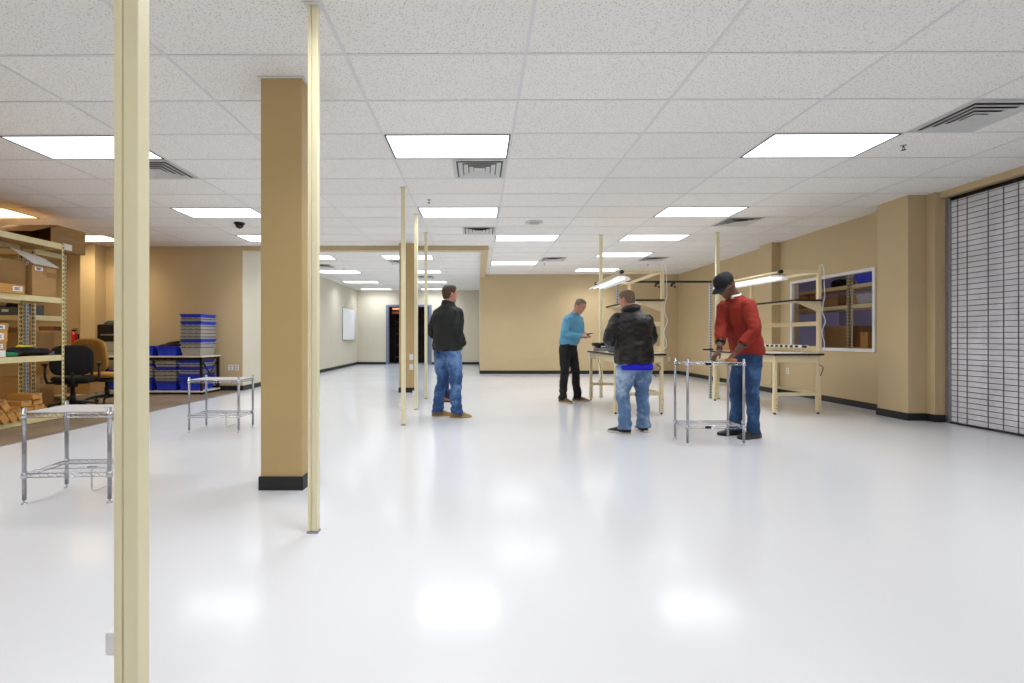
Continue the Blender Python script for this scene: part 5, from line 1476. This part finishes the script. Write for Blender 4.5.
# --- man four: red cardigan, cap
REDF = mat('red knit cardigan', rgb(146, 38, 22), .85, var=.08, scale=14, bump=.35, bscale=220, stretch=(1, 1, .4))
CAP = mat('black cap cotton', rgb(15, 17, 24), .8, var=.1)
def g4(c):
    g = c['garment']('cardigan', REDF, .885, .012, .60, (.080, .074, .066, .062, .054), .99, wr_amp=1.35)
    strip_on_front(c, [(.90, .13), (1.0, .132), (1.1, .132), (1.22, .138), (1.34, .136), (1.42, .112)], 0, .018, .012, mat('dark red placket', rgb(118, 28, 18), .85), 'button_placket')
    collar(c, M['paper'], 1.485, 1.535, .088, .074, 'shirt_collar', .7)
    collar(c, REDF, 1.48, 1.505, .098, .090, 'knit_collar', .5, th=.01)
    for key in 'RL': cuff(c, key, .60, .052, M['black'], .035)
    Mh = c['Mh']; m = MB(); rings = []
    for (t, g_) in ((.66, .012), (.72, .013), (.80, .014), (.88, .015), (.95, .014), (1.0, .012)):
        a, f, b = {.66: (.075, .091, .106), .72: (.075, .090, .106), .80: (.0725, .084, .102), .88: (.063, .068, .087), .95: (.046, .045, .062), 1.0: (.014, .012, .018)}[t]
        rings.append([Mh @ q for q in ellring(Vector((0, 0, t*HH+(.014 if t > .7 else 0)+(.01 if t > .85 else 0))), Vector((1, 0, 0)), Vector((0, 1, 0)), a+g_, f+g_, b+g_, 28, .92)])
    m.loft(rings); cp = m.build('baseball_cap', CAP, c['root'])
    m = MB(); A_, B_ = [], []
    n = 16
    inner = []; outer = []
    for q in range(n+1):
        an = PI*.12+PI*.76*q/n
        inner.append(Vector((.083*math.cos(an), .094*math.sin(an)-.0, .665*HH+.004)))
        ox, oy = .078*math.cos(an), .085+.085*math.sin(an)**.7
        outer.append(Vector((ox, oy+.0, .665*HH-.014-.05*(abs(ox)/.08)**2*.25)))
    top = [Mh @ v for v in inner]+[Mh @ v for v in outer[::-1]]
    bot = [Mh @ (v-Vector((0, 0, .005))) for v in inner]+[Mh @ (v-Vector((0, 0, .005))) for v in outer[::-1]]
    m.loft([top, bot], smooth=False); m.build('visor', CAP, cp)
    m = MB(); m.lathe([(.007, 0), (.006, .004), (.001, .006)], 10, M=Mh @ Matrix.Translation((0, -.003, HH+.034))); m.build('cap_button', CAP, cp)
    # spectacles
    hp_ = c['hp']; m = MB()
    for s_ in (-1, 1):
        m.tube([hp_(s_*.033+.021*math.cos(2*PI*q/14), .101-.004*abs(math.cos(2*PI*q/14)), .515+.075*math.sin(2*PI*q/14)) for q in range(15)], .0016, 5)
        m.tube([hp_(s_*.054, .098, .53), hp_(s_*.078, .04, .53), hp_(s_*.08, -.01, .51)], .0018, 5)
    m.tube([hp_(-.012, .104, .53), hp_(.012, .104, .53)], .0016, 5); m.build('spectacles', M['silver'], c['root'])
    # wrist watch on the right wrist
    sh, el, wr, A, s_ = c['arms']['R']; d = (wr-el).normalized(); a = wr-d*.02
    m = MB(); m.tube([a-d*.011, a+d*.011], .031, 18); wt = m.build('wristwatch', M['black'], c['root'])
    m = MB(); q = a+Vector((0, 0, .028)); m.tube([q, q+Vector((0, 0, .008))], .016, 16); m.build('watch_face', M['darkmetal'], wt)
def w2l(pos, face, P_):
    f = Vector((face[0], face[1], 0)).normalized(); r = Vector((f.y, -f.x, 0)); d = Vector(P_)-Vector((pos[0], pos[1], 0))
    return (d.dot(r), d.dot(f), P_[2])
pos4, f4 = (2.98, 5.24), (-.97, -.25)
person(dict(label='man in red cardigan and black cap bending over the taller wire table', h=1.89, pos=pos4, face=f4, skin=SK_DARK, hair_m=HK, hair=True, hair_len=.003, lean=.165, pitch=40, yaw=6,
            build=.95, headk=1.0, seed=11.5, armk=1.1, hipoff=-.06, belly=.01,
            armR=dict(wrist=w2l(pos4, f4, (2.63, 5.07, .955)), hint=(.7, -.5, -.35), hdir=w2l((0, 0), f4, (-.6, -.1, -.7)), palm=(0, 0, -1), thumb=(-1, 0, 0), curl=.38),
            armL=dict(wrist=w2l(pos4, f4, (2.74, 4.95, .955)), hint=(-.75, -.55, -.25), hdir=w2l((0, 0), f4, (-.55, -.05, -.7)), palm=(0, 0, -1), thumb=(1, 0, 0), curl=.48),
            footR=(.10, .0, 8, .02), footL=(-.10, -.055, -4, .02),
            trousers=denim('dark blue denim', rgb(40, 70, 112), rgb(76, 116, 162)), leg_k=.96, wrinkle=.9, pockets=False, garments=g4,
            shoe=mat('black leather shoe', rgb(28, 28, 30), .35, var=.1), sole=M['black'], lace=M['black']))
t_ = thing('wood_block', 'small amber wood block gripped on the taller wire table', 'block', (2.665, 4.90, .862), .3)
m = MB(); m.box(-.05, .05, -.035, .035, 0, .030); m.build('block_body', M['amber'], t_, bevel=.005)
m = MB(); m.box(-.052, .052, -.012, .012, .004, .0315); m.build('dark_band', M['kraft3'], t_)

# --- fifth person mostly hidden behind man one
def g5(c):
    c['garment']('sweater', mat('grey sweater', rgb(70, 76, 92), .85, var=.1), .95, .006, .93, (.070, .062, .055, .048, .040), .98)
    collar(c, M['darkmetal'], 1.495, 1.53, .080, .072, 'sweater_collar', .2)
person(dict(label='person standing hidden behind the black jacket man, brown shoe showing', h=1.68, pos=(-.60, 8.10), face=(1, -.1), skin=SK_FAIR, hair_m=HB, lean=.02, pitch=5, build=.92, seed=3.3,
            armR=dict(wrist=(.20, .12, .90), hint=(.4, -.9, 0), hdir=(0, .3, -.9), palm=(-1, 0, 0), thumb=(0, 1, 0), curl=.3),
            armL=dict(wrist=(-.20, .12, .90), hint=(-.4, -.9, 0), hdir=(0, .3, -.9), palm=(1, 0, 0), thumb=(0, 1, 0), curl=.3),
            footR=(.09, -.02, 5, .01), footL=(-.09, .04, -5, .01),
            trousers=denim('indigo denim', rgb(40, 60, 100), rgb(70, 95, 140)), leg_k=.92, garments=g5,
            shoe=mat('red brown leather', rgb(120, 66, 48), .5, var=.1), sole=M['black'], lace=M['kraft_dark']))
